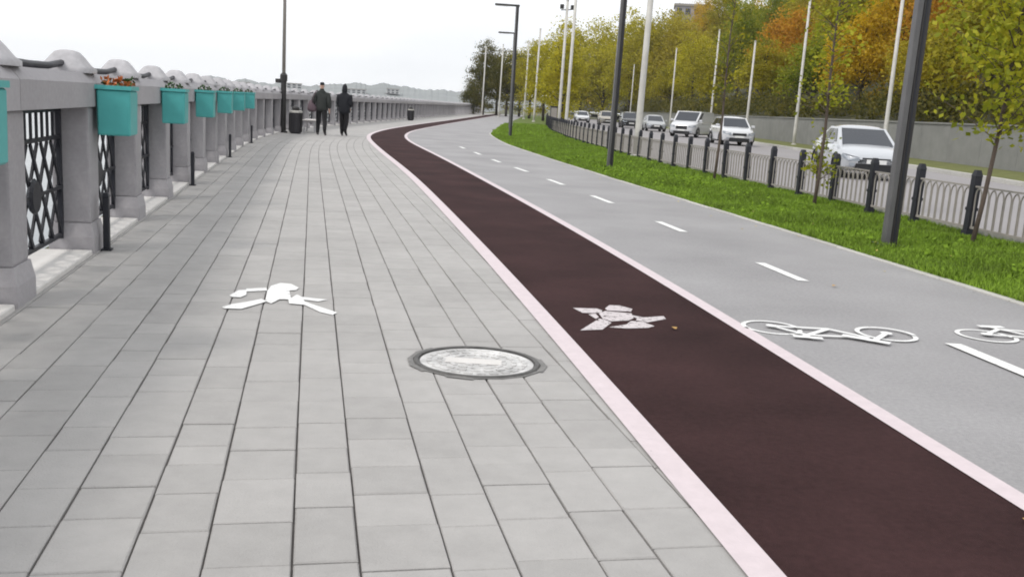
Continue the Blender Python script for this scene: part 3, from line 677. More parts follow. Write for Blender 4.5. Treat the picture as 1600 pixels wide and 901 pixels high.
# ------------------------------------------------------------------ road fence of black posts and grey ornamental panels
fen = thing('road_fence', 'low fence of black posts and grey arched panels between the grass and the road', 'fence')
p_ = MB(); p_.frustum(-.05, .10, .065, .065, .058, .058).quad_box(-.047, .047, -.047, .047, .10, .80).frustum(.8002, .88, .052, .052, .03, .03)
p_.quad_box(-.056, .056, -.056, .056, .36, .40)
fpost_me = p_.mesh('post', M_black)
FS = 1.3; PH = FS / 2 - .049
fr = MB().quad_box(-PH, PH, -.014, .014, .13, .16).quad_box(-PH, PH, -.014, .014, .66, .683)
fr_me = fr.mesh('panel', M_greyiron)
NB = 8; stp = 2 * PH / NB
arch_pts = [(-stp / 2 + .012, 0, .16)] + [(-stp / 2 + .012, 0, .54)] + [((-stp / 2 + .012) * math.cos(t), 0, .54 + .11 * math.sin(t)) for t in np.linspace(.3, math.pi - .3, 7)] + [(stp / 2 - .012, 0, .54), (stp / 2 - .012, 0, .16)]
arch_me = MB().tube(arch_pts, .0105, 5, cap=True).mesh('arch_bar', M_greyiron)
whole = MB(); whole.v = list(fr.v); whole.f = list(fr.f); whole.m = list(fr.m)
for i in range(NB):
    src = MB().tube([(x + (i + .5) * stp - PH, y, z) for x, y, z in arch_pts], .0105, 4)
    b = len(whole.v); whole.v += src.v; whole.f += [tuple(b + q for q in f) for f in src.f]; whole.m += src.m
whole_me = whole.mesh('panel', M_greyiron)
y = 12.45 - 3.9; i = 0
fy = np.linspace(0, 130, 6000); fx = FP(fy); fs = np.concatenate([[0], np.cumsum(np.hypot(np.diff(fx), np.diff(fy)))]); fs0 = float(np.interp(12.45, fy, fs))
for i in range(-4, 82):
    s = fs0 + i * FS; X, Y = float(np.interp(s, fs, fx)), float(np.interp(s, fs, fy)); s2 = s + FS; X2, Y2 = float(np.interp(s2, fs, fx)), float(np.interp(s2, fs, fy))
    a = math.atan2(Y2 - Y, X2 - X); o = link('post', fpost_me, fen, (X, Y, .03), a); o.rotation_euler = (random.gauss(0, .012), random.gauss(0, .012), a)
    mid = ((X + X2) / 2, (Y + Y2) / 2, .03)
    if -3 <= i < 10:
        p = link('panel', fr_me, fen, mid, a)
        for q in range(NB): link('arch_bar', arch_me, p, ((q + .5) * stp - PH, 0, 0))
    else: link('panel', whole_me, fen, mid, a)

# ------------------------------------------------------------------ dark lamp posts with bracket heads
def lamp():
    t = thing('street_lamp', 'x', 'street lamp')
    q = MB().quad_box(0, .072, -.07, .07, .0, 5.72); q.obj('post_channel', M_dark, t)
    MB().quad_box(-.066, -.0005, -.06, .06, .0, 5.72).obj('post_face', M_postface, t, bevel=.006)
    MB().quad_box(.02, .036, -.078, -.0702, .02, 5.7).obj('groove_strip', M_black, t)
    MB().quad_box(-.16, .16, -.15, .15, -.05, .03).obj('base_plate', M_dark, t)
    MB().quad_box(-1.0, .1, -.07, .07, 5.722, 5.80).obj('arm', M_dark, t, bevel=.006)
    MB().quad_box(-.95, -.35, -.055, .055, 5.70, 5.7205).obj('lamp_panel', M_plate, t)
    return t
l0 = lamp()
for i, (x, y, rz, lb) in enumerate(((4.29, 11.0, .05, 'nearest dark street lamp post, large, at the right in the grass'), (2.2, 23.65, .08, 'dark street lamp post in the grass just left of a white mast'), (-.5, 44.3, .1, 'dark street lamp with its whole left pointing arm against the sky'), (-.75, 60.5, .06, 'smaller dark street lamp just behind the one with its arm on the sky'))):
    t = l0 if i == 0 else dup(l0); t.location = (x, y, .035); t.rotation_euler = (0, R(.6) * (1 if i < 2 else 0), rz); tag(t, lb, group='dark street lamps in the verge')
def mast(h, r0, r1, top=None):
    t = thing('white_mast', 'x', 'mast')
    MB().tube([(0, 0, -.05), (0, 0, .9), (0, 0, 2.6), (0, 0, h)], [r0, r0, r0 * .9, r1], 12).obj('pole', M_mastwhite, t, smooth=True)
    MB().lathe([(r0 * 1.7, -.05), (r0 * 1.7, .06), (r0 * 1.15, .09)], 12).obj('flange', M_mastwhite, t)
    MB().lathe([(r1 * 1.3, h), (r1 * 1.3, h + .05), (.01, h + .1)], 10).obj('finial', M_mastwhite, t)
    if top:
        MB().bar((-.45, 0, h - .7), (.45, 0, h - .6), .06, .06).obj('crossbar', M_dark, t)
        for x in (-.4, .4): MB().quad_box(x - .13, x + .13, -.15, .1, h - .62, h - .3).obj('floodlight', M_dark, t, bevel=.02)
    return t
m0 = mast(9.2, .105, .085); first = True
for (x, y, lb) in ((3.62, 30.3, 'thick white mast on the fence line right of the dark lamp post'), (2.62, 58, 'white mast standing in the grass at the bend of the fence'), (1.2, 100, 'second thin white mast right of the street lamp with its arm on the sky'), (.2, 120, 'thin white mast immediately right of the street lamp with its arm on the sky'), (-3.1, 128, 'thin white mast just left of the street lamp with its arm on the sky'), (-5.6, 135, 'leftmost thin white mast, before the far dark trees')):
    t = m0 if first else dup(m0); first = False; t.location = (x, y, .05); t.rotation_euler = (R(.2), R(.7), random.random()); tag(t, lb, group='white masts on the near side of the road')
t = mast(9.2, .12, .09, True); t.location = (2.75, 73, .05); t.rotation_euler = (0, R(.5), .2); tag(t, 'white mast carrying two dark floodlights near its top', group='white masts on the near side of the road')
m1 = mast(8.7, .10, .065); first = True
for (x, y, h, lb) in ((16.3, 43.8, 1.1, 'white mast across the road close beside the nearest lamp post'), (16.5, 58.9, 1.1, 'white mast across the road left of the nearest white car'), (16.5, 71.8, .8, 'white mast across the road with an orange tree right of its top'), (16.6, 86.2, 1.02, 'white mast across the road above the white hatchback'), (16.6, 109.6, 1.0, 'white mast across the road above the white van'), (16.5, 150, 1.0, 'thinnest white mast across the road, farthest along the wood')):
    t = m1 if first else dup(m1); first = False; t.location = (x, y, .08); t.rotation_euler = (0, R(.5), random.random()); t.scale = (1, 1, h); tag(t, lb, group='white masts across the road')

t = thing('utility_cabinet', 'dark upright utility cabinet at the foot of the floodlight mast', 'cabinet', (2.3, 72, .02), .1)
MB().quad_box(-.25, .25, -.2, .2, .08, 1.55).obj('housing', M_dark, t, bevel=.015); MB().quad_box(-.27, .27, -.22, .22, 1.552, 1.6).obj('roof', M_dark, t); MB().quad_box(-.22, .22, -.22, -.2005, .14, 1.48).obj('door', M_greyiron, t); MB().quad_box(-.23, .23, -.18, .18, 0, .0785).obj('plinth', M_kerb, t)
t = thing('white_sign_pillar', 'small white pillar beside the path behind the street lamp with its arm on the sky', 'sign', (-.75, 66, 0), .1)
MB().quad_box(-.13, .13, -.06, .06, .05, 1.5).obj('panel', M_plate, t, bevel=.01); MB().quad_box(-.17, .17, -.1, .1, 0, .0495).obj('base', M_greyiron, t)

# ------------------------------------------------------------------ retaining wall and wooded hillside
rw = thing('retaining_wall', 'plain grey concrete retaining wall along the far side of the road', 'wall')
pm_ = MB().quad_box(-.14, .14, -1.492, 1.492, -.05, 1.72).mesh('panel', M_wall, bevel=.01)
cm_ = MB().quad_box(-.2, .2, -1.497, 1.497, 1.722, 1.80).mesh('coping', M_wall, bevel=.01)
for i in range(58):
    y = 14 + i * 3.0; link('panel', pm_, rw, (RWX + .15, y, 0)); link('coping', cm_, rw, (RWX + .15, y, 0))
def hz0(x, y): return 1.4 + max(0, x - RWX - .3) * .42 if x < 60 else 1.4 + (60 - RWX - .3) * .42 + (x - 60) * .1
hz = lambda x, y: 1.4 + (hz0(x, y) - 1.4) * float(np.interp(y, [70, 130, 260], [1, 1.15, 1.5]))
xs_ = [RWX + .3, 20, 22, 25, 30, 36, 44, 52, 60, 90, 160, 400]; ysv = list(np.linspace(5, 260, 60)) + [400, 700]
V = [(x, float(y), (hz(x, y) + random.uniform(-.3, .3) * (x > 20)) * float(np.interp(y, [185, 260, 700], [1, 1, 1]))) for y in ysv for x in xs_]; nx = len(xs_)
F = [(i * nx + j, i * nx + j + 1, (i + 1) * nx + j + 1, (i + 1) * nx + j) for i in range(len(ysv) - 1) for j in range(nx - 1)]
me = bpy.data.meshes.new('hillside'); me.from_pydata(V, [], F); me.materials.append(M_hill); struct(link('hillside', me))

# ------------------------------------------------------------------ trees
def leaf_quads(P, size, flat=.3):
    n = len(P); e = RNG.normal(size=(n, 3)); e[:, 2] *= .8; e /= np.linalg.norm(e, axis=1)[:, None]; a = RNG.normal(size=(n, 3)); f = np.cross(e, a); f /= np.linalg.norm(f, axis=1)[:, None]
    l = size * (.6 + .8 * RNG.random(n))[:, None]
    return np.stack([P - e * l * .5, P + f * l * .32, P + e * l * .5, P - f * l * .32], 1).reshape(-1, 3)
def crown_pts(rx, rz, zc, nclump, per, spread, low=0.0):
    """uneven crown: clumps on the shell and inside an egg-shaped envelope with bites taken out"""
    cl = []
    while len(cl) < nclump:
        d = RNG.normal(size=3); d /= np.linalg.norm(d); r = RNG.random() ** .45
        lump = 1 + .22 * math.sin(d[0] * 4 + d[2] * 5) + .18 * math.sin(d[1] * 5.3 - d[2] * 3.7)
        p = d * r * lump; wdt = 1 - .28 * max(0, p[2]); cl.append((p[0] * rx * wdt, p[1] * rx * wdt, zc + p[2] * rz))
    cl = np.array(cl); sp = spread * (.6 + .8 * RNG.random(nclump))
    i = np.repeat(np.arange(nclump), per); P = cl[i] + RNG.normal(size=(len(i), 3)) * sp[i][:, None] * np.array([1, 1, .62])
    return cl, P
def trunk_mesh(h, r, cl, nb=14, m=None):
    t = MB(); pts = [(0, 0, -1.2)] + [(random.gauss(0, .05) * h * .12, random.gauss(0, .05) * h * .12, h * q) for q in (.2, .45, .7, .95)]
    t.tube(pts, [r, r * .85, r * .65, r * .42, r * .1], 8)
    for q in random.sample(range(len(cl)), min(nb, len(cl))):
        c = Vector(cl[q]); z = max(h * .22, min(h * .85, c.z * .6)); b = Vector((0, 0, z)); md = b.lerp(c, .5) + Vector((0, 0, .06 * h * random.random()))
        t.tube([b, md, c], [r * .34, r * .2, r * .06], 5, cap=False)
    return t.mesh('trunk', m or M_bark, smooth=True)
PROTO = []
for (rx, rz, zc, nc, per, sp) in ((3.2, 4.2, 5.6, 130, 95, .55), (2.7, 4.8, 6.2, 120, 95, .5), (3.8, 3.8, 5.4, 150, 90, .6), (2.5, 3.4, 4.0, 105, 95, .48), (1.9, 5.2, 6.4, 105, 90, .42)):
    cl, P = crown_pts(rx, rz, zc, nc, per, sp); cm = nmesh('crown', leaf_quads(P, .21), np.arange(len(P) * 4).reshape(-1, 4), MATS['grass_blades'])
    PROTO.append((trunk_mesh(zc + rz * .7, .2, cl), cm))
LM = {'olive': leafmat('olive_leaves', (.20, .19, .016), (.36, .32, .022), (.48, .41, .03)),
      'yellowgreen': leafmat('yellow_green_leaves', (.27, .265, .018), (.47, .42, .024), (.60, .52, .035)),
      'green': leafmat('green_leaves', (.13, .18, .015), (.24, .28, .02), (.38, .37, .028)),
      'lime': leafmat('lime_leaves', (.19, .22, .018), (.34, .36, .026), (.50, .46, .034)),
      'darkgreen': leafmat('dark_green_leaves', (.065, .07, .018), (.12, .115, .024), (.20, .17, .03)),
      'golden': leafmat('golden_leaves', (.36, .25, .015), (.60, .40, .02), (.70, .50, .03)),
      'orange': leafmat('orange_leaves', (.36, .18, .018), (.56, .28, .024), (.62, .37, .032)),
      'brown': leafmat('brown_leaves', (.27, .23, .022), (.42, .35, .03), (.52, .43, .04))}
def tree(x, y, z, proto, sx, sz, colour, label, group='trees of the autumn wood'):
    t = thing('autumn_tree', label, 'tree', (x, y, z), random.random() * 6.28, group); tm, cm = PROTO[proto]
    link('trunk', tm, t); c = link('crown', cm, t); c.material_slots[0].link = 'OBJECT'; c.material_slots[0].material = LM[colour]
    t.scale = (sx, sx, sz); return t
def hill(px, X, proto, sx, sz, colour, label):
    """tree whose crown stands at bearing of px as seen from the path, X metres to the right"""
    Y = X * 1500 / (px - 800) * 1.02; tree(X, Y, hz(X, Y) - .3, proto, sx, sz, colour, label)
FR = [(1660, 22.5, 3, 1.0, 1.0, 'green', 'green tree behind the wall at the right edge of the picture'),
 (1585, 24, 2, .85, .9, 'yellowgreen', 'yellow green tree behind the young tree at the right edge'),
 (1520, 22, 3, 1.0, 1.05, 'olive', 'dark olive tree low behind the wall left of the right young tree'),
 (1462, 25, 0, .95, 1.05, 'orange', 'orange tree just right of the nearest lamp post'),
 (1425, 21.5, 3, .8, .7, 'brown', 'low brown bush tree behind the nearest lamp post above the wall'),
 (1380, 24, 1, .9, 1.0, 'golden', 'golden tree just left of the nearest lamp post'),
 (1322, 22.5, 3, .95, .95, 'golden', 'low golden tree above the white car roof'),
 (1285, 25, 1, .9, 1.0, 'olive', 'olive tree behind the thin young tree'),
 (1250, 21.8, 3, .9, .85, 'green', 'low green tree behind the mast left of the nearest white car'),
 (1205, 25, 3, 1.0, 1.2, 'orange', 'orange red tree between two white masts across the road'),
 (1170, 22, 3, .95, .9, 'olive', 'low olive tree above the right end of the white hatchback'),
 (1132, 24, 1, .95, 1.05, 'green', 'tall green tree above the white hatchback'),
 (1095, 22, 3, 1.0, .95, 'olive', 'low olive tree above the white van front mast'),
 (1062, 24, 0, 1.0, 1.0, 'yellowgreen', 'yellow green tree above the white van'),
 (1030, 22, 3, 1.1, 1.0, 'olive', 'low olive tree right of the thick white mast'),
 (1000, 24, 2, 1.0, 1.1, 'brown', 'brownish tree behind the thick white mast'),
 (972, 22, 3, 1.2, 1.0, 'olive', 'low olive tree behind the second dark lamp post'),
 (950, 25, 0, 1.1, 1.2, 'yellowgreen', 'yellow green tree left of the second dark lamp post'),
 (928, 22, 3, 1.3, 1.1, 'brown', 'low brownish tree above the white off-roader'),
 (908, 24, 2, 1.2, 1.3, 'yellowgreen', 'broad yellow green tree right of the mast at the fence bend'),
 (888, 22, 0, 1.2, 1.1, 'olive', 'far olive tree behind the mast at the fence bend'),
 (870, 21, 2, 1.1, 1.1, 'yellowgreen', 'far yellow green tree where the road disappears')]
for a in FR: hill(*a)
BK = [(1600, 33, 0, 1.15, 1.1, 'yellowgreen', 'yellow green tree high on the slope at the right edge'), (1530, 35, 1, 1.2, 1.1, 'golden', 'golden tree high on the slope left of the right young tree'),
 (1470, 33, 2, 1.1, 1.1, 'golden', 'golden tree high on the slope behind the orange one'), (1400, 34, 0, 1.1, 1.1, 'olive', 'olive tree high on the slope behind the nearest lamp post'),
 (1345, 34, 2, 1.1, 1.1, 'olive', 'olive tree high on the slope above the golden trees'), (1290, 36, 0, 1.1, 1.1, 'golden', 'golden tree high on the slope behind the thin young tree'),
 (1235, 34, 1, 1.1, 1.1, 'brown', 'brown tree high on the slope behind the orange red one'), (1185, 36, 0, 1.1, 1.15, 'green', 'green tree high on the slope at the top of the picture'),
 (1142, 34, 2, 1.1, 1.05, 'olive', 'olive tree high on the slope above the white hatchback'), (1100, 36, 1, 1.2, 1.55, 'olive', 'olive tree on the skyline right of the golden crown'),
 (1072, 38, 0, 1.1, 1.62, 'golden', 'golden crown on the skyline below the grey block'), (1032, 36, 2, 1.3, 1.45, 'olive', 'olive tree on the skyline left of the golden crown'),
 (1000, 36, 0, 1.35, 1.5, 'brown', 'brownish tree on the skyline behind the thick white mast'), (968, 36, 2, 1.5, 1.5, 'green', 'green tree on the skyline behind the second lamp post'), (940, 36, 0, 1.7, 1.6, 'yellowgreen', 'yellow green tree on the skyline left of the second lamp post'),
 (916, 36, 2, 1.4, 1.2, 'olive', 'olive tree on the skyline above the far cars')]
for a in BK: hill(*a)
for (x, y, pr_, sx, sz, col, lb) in ((3.6, 92, 4, 1.0, .8, 'yellowgreen', 'slim yellow green tree beside the road right of the street lamp pair'), (4.4, 104, 4, 1.1, .9, 'olive', 'slim olive tree by the road left of the floodlight mast'), (2.4, 112, 1, .9, .82, 'yellowgreen', 'yellow green tree right behind the street lamp pair'), (.9, 128, 1, 1.0, .92, 'olive', 'olive tree behind the street lamp pair'),
   (-2.4, 142, 1, 1.0, .86, 'darkgreen', 'dark tree just left of the street lamp pair'), (-.5, 152, 1, 1.1, .92, 'olive', 'olive tree between the street lamp pair and the far dark trees'), (-4.0, 150, 1, 1.0, .9, 'darkgreen', 'dark tree left of the far street lamps'), (-5.9, 146, 1, .85, 1.0, 'darkgreen', 'tallest dark tree of the far group at the end of the balustrade'), (-7.6, 152, 3, .8, .78, 'darkgreen', 'low dark tree at the left end of the far group')):
    tree(x, y, 0, pr_, sx, sz, col, lb, 'trees at the far bend')
for (x, y, pr_, sx, sz, col, lb) in ((7.5, 205, 2, 1.8, 1.75, 'yellowgreen', 'yellow green tree closing the end of the road'), (11.5, 196, 0, 1.8, 1.85, 'olive', 'tall olive tree closing the end of the road'), (15.5, 190, 2, 1.7, 1.95, 'yellowgreen', 'tall bright yellow green tree at the end of the road behind the cars'),
   (19.5, 180, 0, 1.6, 1.9, 'yellowgreen', 'tall yellow green tree where the retaining wall ends'), (23, 172, 2, 1.6, 1.85, 'olive', 'tall olive tree behind the second lamp post'), (26, 165, 0, 1.6, 1.75, 'brown', 'tall brownish tree left of the thick white mast')):
    tree(x, y, -.1 if x < 18 else 1.4, pr_, sx, sz, col, lb, 'trees at the far bend')
# the wood behind, one mass
V = []; WD = [[], [], []]
for c in range(230):
    y = random.uniform(45, 330); x = random.uniform(40, 75) if y < 200 else random.uniform(20, 70)
    h = random.uniform(4.5, 7); r = random.uniform(2.4, 3.6)
    cl, P = crown_pts(r, h * .55, h * .65, 26, 24, .75); P = P + np.array([x, y, hz(x, y) - .5]); WD[random.choice((0, 0, 1, 2))].append(leaf_quads(P, .5))
for q, (nm, col, lb) in enumerate((('hill_wood', 'olive', 'mass of olive woodland covering the slope behind the nearer trees'), ('hill_wood', 'golden', 'golden woodland scattered through the far slope'), ('hill_wood', 'green', 'green woodland scattered through the far slope'))):
    V = np.concatenate(WD[q]); tag(link(nm, nmesh(nm, V, np.arange(len(V)).reshape(-1, 4), LM[col])), lb, 'woodland', kind='stuff')
# undergrowth along the foot of the wood
V = []
for c in range(420):
    y = 22 + 170 * random.random() ** 1.3; x = RWX + .9 + random.random() * 2.5; r = random.uniform(.5, 1.1)
    P = np.array([x, y, hz(x, y) + r * .6]) + RNG.normal(size=(70, 3)) * r * .5; V.append(leaf_quads(P, .22))
V = np.concatenate(V); tag(link('undergrowth', nmesh('undergrowth', V, np.arange(len(V)).reshape(-1, 4), LM['darkgreen'])), 'dark undergrowth above the grey retaining wall', 'undergrowth', kind='stuff')
# young trees in the verge
def young(loc, h, lean, r, nc, per, leaf, zlo, col, label, sp=.13, bare=0.):
    t = thing('young_tree', label, 'tree', loc, 0, 'young trees in the verge'); lx = math.tan(lean); tr = MB()
    pts = [(lx * h * q + .03 * math.sin(q * 7), .02 * math.sin(q * 5), h * q) for q in (-.03, .12, .3, .5, .7, .86, 1)]
    tr.tube(pts, [.032, .028, .024, .02, .015, .01, .004], 8); P = []
    for c in range(nc):
        q = zlo + (1 - zlo) * random.random() ** .9; b = Vector((lx * h * q, 0, h * q)); a = random.random() * 6.28; ln = r * (.35 + .75 * random.random()) * (1.15 - .75 * max(0, (q - zlo) / (1 - zlo)) ** 2)
        e = b + Vector((math.cos(a) * ln, math.sin(a) * ln, ln * random.uniform(.25, .8))); tr.tube([b, b.lerp(e, .5) + Vector((0, 0, .03)), e], [.008, .005, .002], 4, cap=False)
        for k in range(per):
            u = random.uniform(.25, 1.05); P.append(tuple(b.lerp(e, u) + Vector((random.gauss(0, sp), random.gauss(0, sp), random.gauss(0, sp)))))
    tr.obj('trunk', M_bark2, t, smooth=True); P = np.array(P)
    link('crown', nmesh('crown', leaf_quads(P, leaf), np.arange(len(P) * 4).reshape(-1, 4), LM[col]), t)
    MB().tube([(.14, .05, -.1), (.14, .05, .9)], .02, 6).obj('stake', M_bark2, t) if bare else None
    return t
young((5.47, 11.47, .02), 4.6, R(4.5), .78, 110, 46, .08, .27, 'lime', 'leafy young tree at the right edge of the verge')
young((4.82, 15.65, .02), 4.3, R(1), .5, 52, 20, .075, .33, 'lime', 'sparse thin young tree in front of the nearest white car', .11)
young((4.9, 15.95, .02), 1.1, R(2), .26, 18, 13, .07, .35, 'lime', 'small leafy sapling at the foot of the sparse young tree', .09)
young((4.22, 20.9, .02), 4.4, R(1.5), .5, 40, 12, .075, .36, 'olive', 'thin young tree between the second lamp post and the sparse young tree', .12)
# grey apartment block peeping over the wood
t = thing('apartment_block', 'mauve grey block peeping over the wood at the top of the picture', 'building', (43, 262, 11.6), R(-8)); building('a', M_bld2, 9, 9, 18.5, 4, 7, M_glass, t)

# ------------------------------------------------------------------ cars (front towards local -Y, coming towards the camera)
def loft(sections):
    """sections: list of rings (same count) of points -> MB"""
    mb = MB(); n = len(sections[0])
    for r in sections: mb.v += [tuple(p) for p in r]
    for i in range(len(sections) - 1):
        for k in range(n - 1): mb.f.append((i * n + k, i * n + k + 1, (i + 1) * n + k + 1, (i + 1) * n + k)); mb.m.append(0)
    mb.f.append(tuple(range(n))); mb.f.append(tuple((len(sections) - 1) * n + k for k in reversed(range(n)))); mb.m += [0, 0]
    return mb
def car(label, loc, rz, paint, kind):
    t = thing('car', label, 'van' if kind == 'van' else 'car', loc, rz, 'cars coming along the road')
    if kind == 'sedan': Ln, W, H, hood, belt, ws, we, rs, re_, wh = 4.3, 1.76, 1.43, .88, .89, .98, 1.85, 2.75, 4.1, .31
    elif kind == 'suv': Ln, W, H, hood, belt, ws, we, rs, re_, wh = 4.3, 1.82, 1.58, .98, 1.0, .98, 1.75, 3.4, 4.25, .34
    else: Ln, W, H, hood, belt, ws, we, rs, re_, wh = 5.3, 1.95, 1.88, 1.08, 1.12, .75, 1.7, 5.05, 5.2, .34
    hw = W / 2; g = .2
    st = [(-.03, .55, .48, hood - .34), (.0, .70, .40, hood - .25), (.06, .82, .32, hood - .20), (.2, .93, .24, hood - .13), (.6, 1, g, hood - .05), (ws, 1, g, hood + .02), (Ln * .5, 1, g, belt + .02), (Ln * .8, 1, g, belt + .04), (Ln - .22, .97, .26, belt + .04), (Ln - .05, .92, .36, belt), (Ln, .84, .45, belt - .12)]
    secs = []
    for y, wf, zb, zt in st:
        a = hw * wf; m_ = zb + (zt - zb) * .55
        half = [(a * .80, zb), (a * .96, zb + .06), (a, m_), (a * .975, zt - .10), (a * .90, zt - .025), (a * .6, zt + .012), (0, zt + .025)]
        secs.append([(-x, y, z) for x, z in half] + [(x, y, z) for x, z in reversed(half[:-1])] + [(-half[0][0], y, half[0][1])])
    body = loft(secs).obj('body', paint, t, smooth=True)
    try: body.data.set_sharp_from_angle(angle=R(40))
    except Exception: pass
    # cabin: pillars and roof in paint, glass as panes
    rw_ = hw * (.74 if kind != 'van' else .9); bw = hw * .90
    zb = belt - .02; roofz = H
    cb = [(-bw, ws, zb), (bw, ws, zb), (bw, re_, zb), (-bw, re_, zb)]; rt = [(-rw_, we, roofz - .06), (rw_, we, roofz - .06), (rw_, rs, roofz - .05), (-rw_, rs, roofz - .05)]
    md = [tuple(np.array(a) * .08 + np.array(b) * .92 + np.array([0, 0, .0])) for a, b in zip(cb, rt)]
    cab = MB(); cab.v = cb + rt
    for i in range(4): q_ = (i + 1) % 4; cab.f.append((i, q_, 4 + q_, 4 + i)); cab.m.append(0)
    nu, nv = 8, 8; b_ = len(cab.v); rise = .075 if kind != 'van' else .05
    for iv in range(nv + 1):
        for iu in range(nu + 1):
            u, v = iu / nu * 2 - 1, iv / nv * 2 - 1; y_ = we + (rs - we) * (v + 1) / 2
            cab.v.append((rw_ * u, y_, roofz - .058 + rise * (1 - abs(u) ** 2.6) ** .6 * (1 - abs(v) ** 2.4) ** .6))
    for iv in range(nv):
        for iu in range(nu): p_ = b_ + iv * (nu + 1) + iu; cab.f.append((p_, p_ + 1, p_ + nu + 2, p_ + nu + 1)); cab.m.append(0)
    co_ = cab.obj('cabin', paint, t, smooth=True); co_.data.set_sharp_from_angle(angle=R(50))
    def pane(name, q, inset_u, inset_v, off):
        a, b, c, d = [Vector(p) for p in q]; nrm = (b - a).cross(d - a).normalized() * off; fn = lambda u, v: (a.lerp(b, u)).lerp(d.lerp(c, u), v) + nrm
        P = [fn(inset_u[0], inset_v[0]), fn(inset_u[1], inset_v[0]), fn(inset_u[1], inset_v[1]), fn(inset_u[0], inset_v[1])]
        q_ = MB(); q_.v = [tuple(p) for p in P] + [tuple(p - nrm * .6) for p in P]; q_.f = [(0, 1, 2, 3), (4, 7, 6, 5), (0, 4, 5, 1), (1, 5, 6, 2), (2, 6, 7, 3), (3, 7, 4, 0)]; q_.m = [0] * 6
        return q_.obj(name, M_glass, t)
    pane('windscreen', (cb[0], cb[1], rt[1], rt[0]), (.06, .94), (.06, .93), .012)
    if kind != 'van': pane('rear_window', (cb[2], cb[3], rt[3], rt[2]), (.1, .9), (.12, .9), .012)
    for sgn, q in ((1, (cb[1], cb[2], rt[2], rt[1])), (-1, (cb[3], cb[0], rt[0], rt[3]))):
        rng = ((.07, .43), (.47, .78), (.81, .93)) if kind == 'suv' else (((.10, .46), (.50, .84)) if kind == 'sedan' else ((.05, .2),))
        for u in rng: pane('side_window', q, u if sgn > 0 else (1 - u[1], 1 - u[0]), (.16, .88), .012)
    # front
    MB().quad_box(-hw * .42, hw * .42, -.045, .05, .55, hood - .29).obj('grille', M_trim, t, bevel=.01)
    MB().quad_box(-hw * .6, hw * .6, -.02, .12, .24, .43).obj('lower_intake', M_trim, t, bevel=.01)
    MB().quad_box(-.26, .26, -.058, -.0455, .44, .55).obj('number_plate', M_plate, t)
    for sx in (-1, 1):
        h_ = MB(); h_.v = [(sx * hw * .50, -.05, hood - .39), (sx * hw * .82, .03, hood - .38), (sx * hw * 1.0, .27, hood - .29), (sx * hw * .96, .22, hood - .20), (sx * hw * .78, .02, hood - .235), (sx * hw * .52, -.045, hood - .285)]
        c_ = (sx * hw * .7, .22, hood - .24); h_.v.append(c_); h_.f = [(0, 1, 2, 3, 4, 5)] + [(i, 6, (i + 1) % 6) for i in range(6)]; h_.m = [0] * 7; h_.obj('headlight', M_hl, t)
        MB().quad_box(sx * hw * .7 - .07, sx * hw * .7 + .07, .0, .09, .36, .44).obj('fog_light', M_hl, t)
        mr = MB().quad_box(-.1, .1, -.06, .07, -.06, .08).obj('wing_mirror', paint, t, bevel=.025); mr.location = (sx * (hw + .09), ws + .28, belt + .06)
        MB().quad_box(sx * hw * .97 - .03, sx * hw * .97 + .03, ws + .5, Ln - .8, g - .012, g + .07).obj('sill', M_trim, t)
        for yd in (ws + 1.25, ) if kind == 'van' else (ws + 1.05, ws + 1.95):
            MB().quad_box(sx * hw * 1.004 - .012, sx * hw * 1.004 + .012, yd - .16, yd, belt - .16, belt - .13).obj('door_handle', M_trim, t)
        for yw in (.82, Ln - .85):
            wt = MB().lathe([(wh * .62, -.10), (wh * .93, -.105), (wh, -.07), (wh, .07), (wh * .93, .105), (wh * .62, .10)], 24)
            wt.v = [(z, x, y) for x, y, z in wt.v]; wo = wt.obj('wheel', M_tyre, t, smooth=False); wo.location = (sx * (hw - .10), yw, wh)
            rm = MB().lathe([(.05, .085), (wh * .60, .1), (wh * .64, .112), (wh * .60, .115), (wh * .2, .09), (.01, .1)], 20); rm.v = [(sx * z, x, y) for x, y, z in rm.v]; rm.obj('rim', M_rim, wo)
            ar = MB(); pts = [(sx * (hw + .002), yw + (wh + .05) * math.cos(a), wh + (wh + .05) * math.sin(a)) for a in np.linspace(-.25, math.pi + .25, 15)]; ar.tube(pts, .03, 5); ar.obj('wheel_arch', M_trim, t)
    MB().quad_box(-hw * .6, hw * .6, Ln - .01, Ln + .02, .42, .54).obj('rear_bumper', M_trim, t)
    return t
RZ = -.012; M_pearl = mat('pearl_car_paint', (.52, .54, .57), .25, .02, 2, metal=.2, coat=.8)
car('silvery white saloon car, the nearest car, behind the fence left of the nearest lamp post', (9.5, 25.9, RZ), R(-5), M_pearl, 'sedan')
car('white hatchback in front of the white van', (12.0, 53.6, RZ), R(0), M_carw, 'suv')
car('white van following the white hatchback', (11.3, 69, RZ), R(-26), M_carw, 'van')
car('silver car just right of the thick white mast', (11.9, 86, RZ), 0, M_cars, 'sedan')
car('dark car right of the second dark lamp post', (10.9, 97, RZ), 0, M_carb, 'suv')
car('beige car left of the second dark lamp post', (9.6, 109, RZ), 0, M_carbg, 'suv')
car('farthest silver white car at the left of the queue', (7.6, 122, RZ), 0, M_carw, 'sedan')

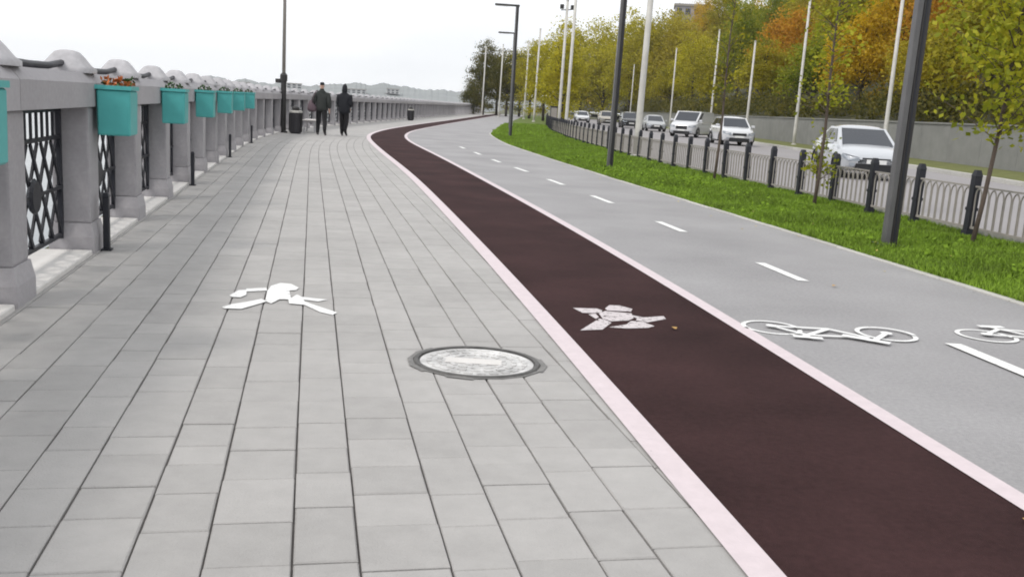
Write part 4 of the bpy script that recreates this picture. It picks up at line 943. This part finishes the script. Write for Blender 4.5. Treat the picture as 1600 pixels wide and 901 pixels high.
# ------------------------------------------------------------------ thin autumn haze over river and road
hb_ = MB().quad_box(-1300, 950, -300, 2000, -6, 75); hv = bpy.data.materials.new('haze'); hv.use_nodes = True; hv.node_tree.nodes.clear()
vo = hv.node_tree.nodes.new('ShaderNodeVolumePrincipled'); vo.inputs['Color'].default_value = (.93, .96, 1, 1); vo.inputs['Density'].default_value = .0002; vo.inputs['Anisotropy'].default_value = .2
ho = hv.node_tree.nodes.new('ShaderNodeOutputMaterial'); hv.node_tree.links.new(vo.outputs[0], ho.inputs['Volume'])
tag(hb_.obj('haze', hv), 'thin pale haze over the river and far shore', 'haze', kind='stuff')
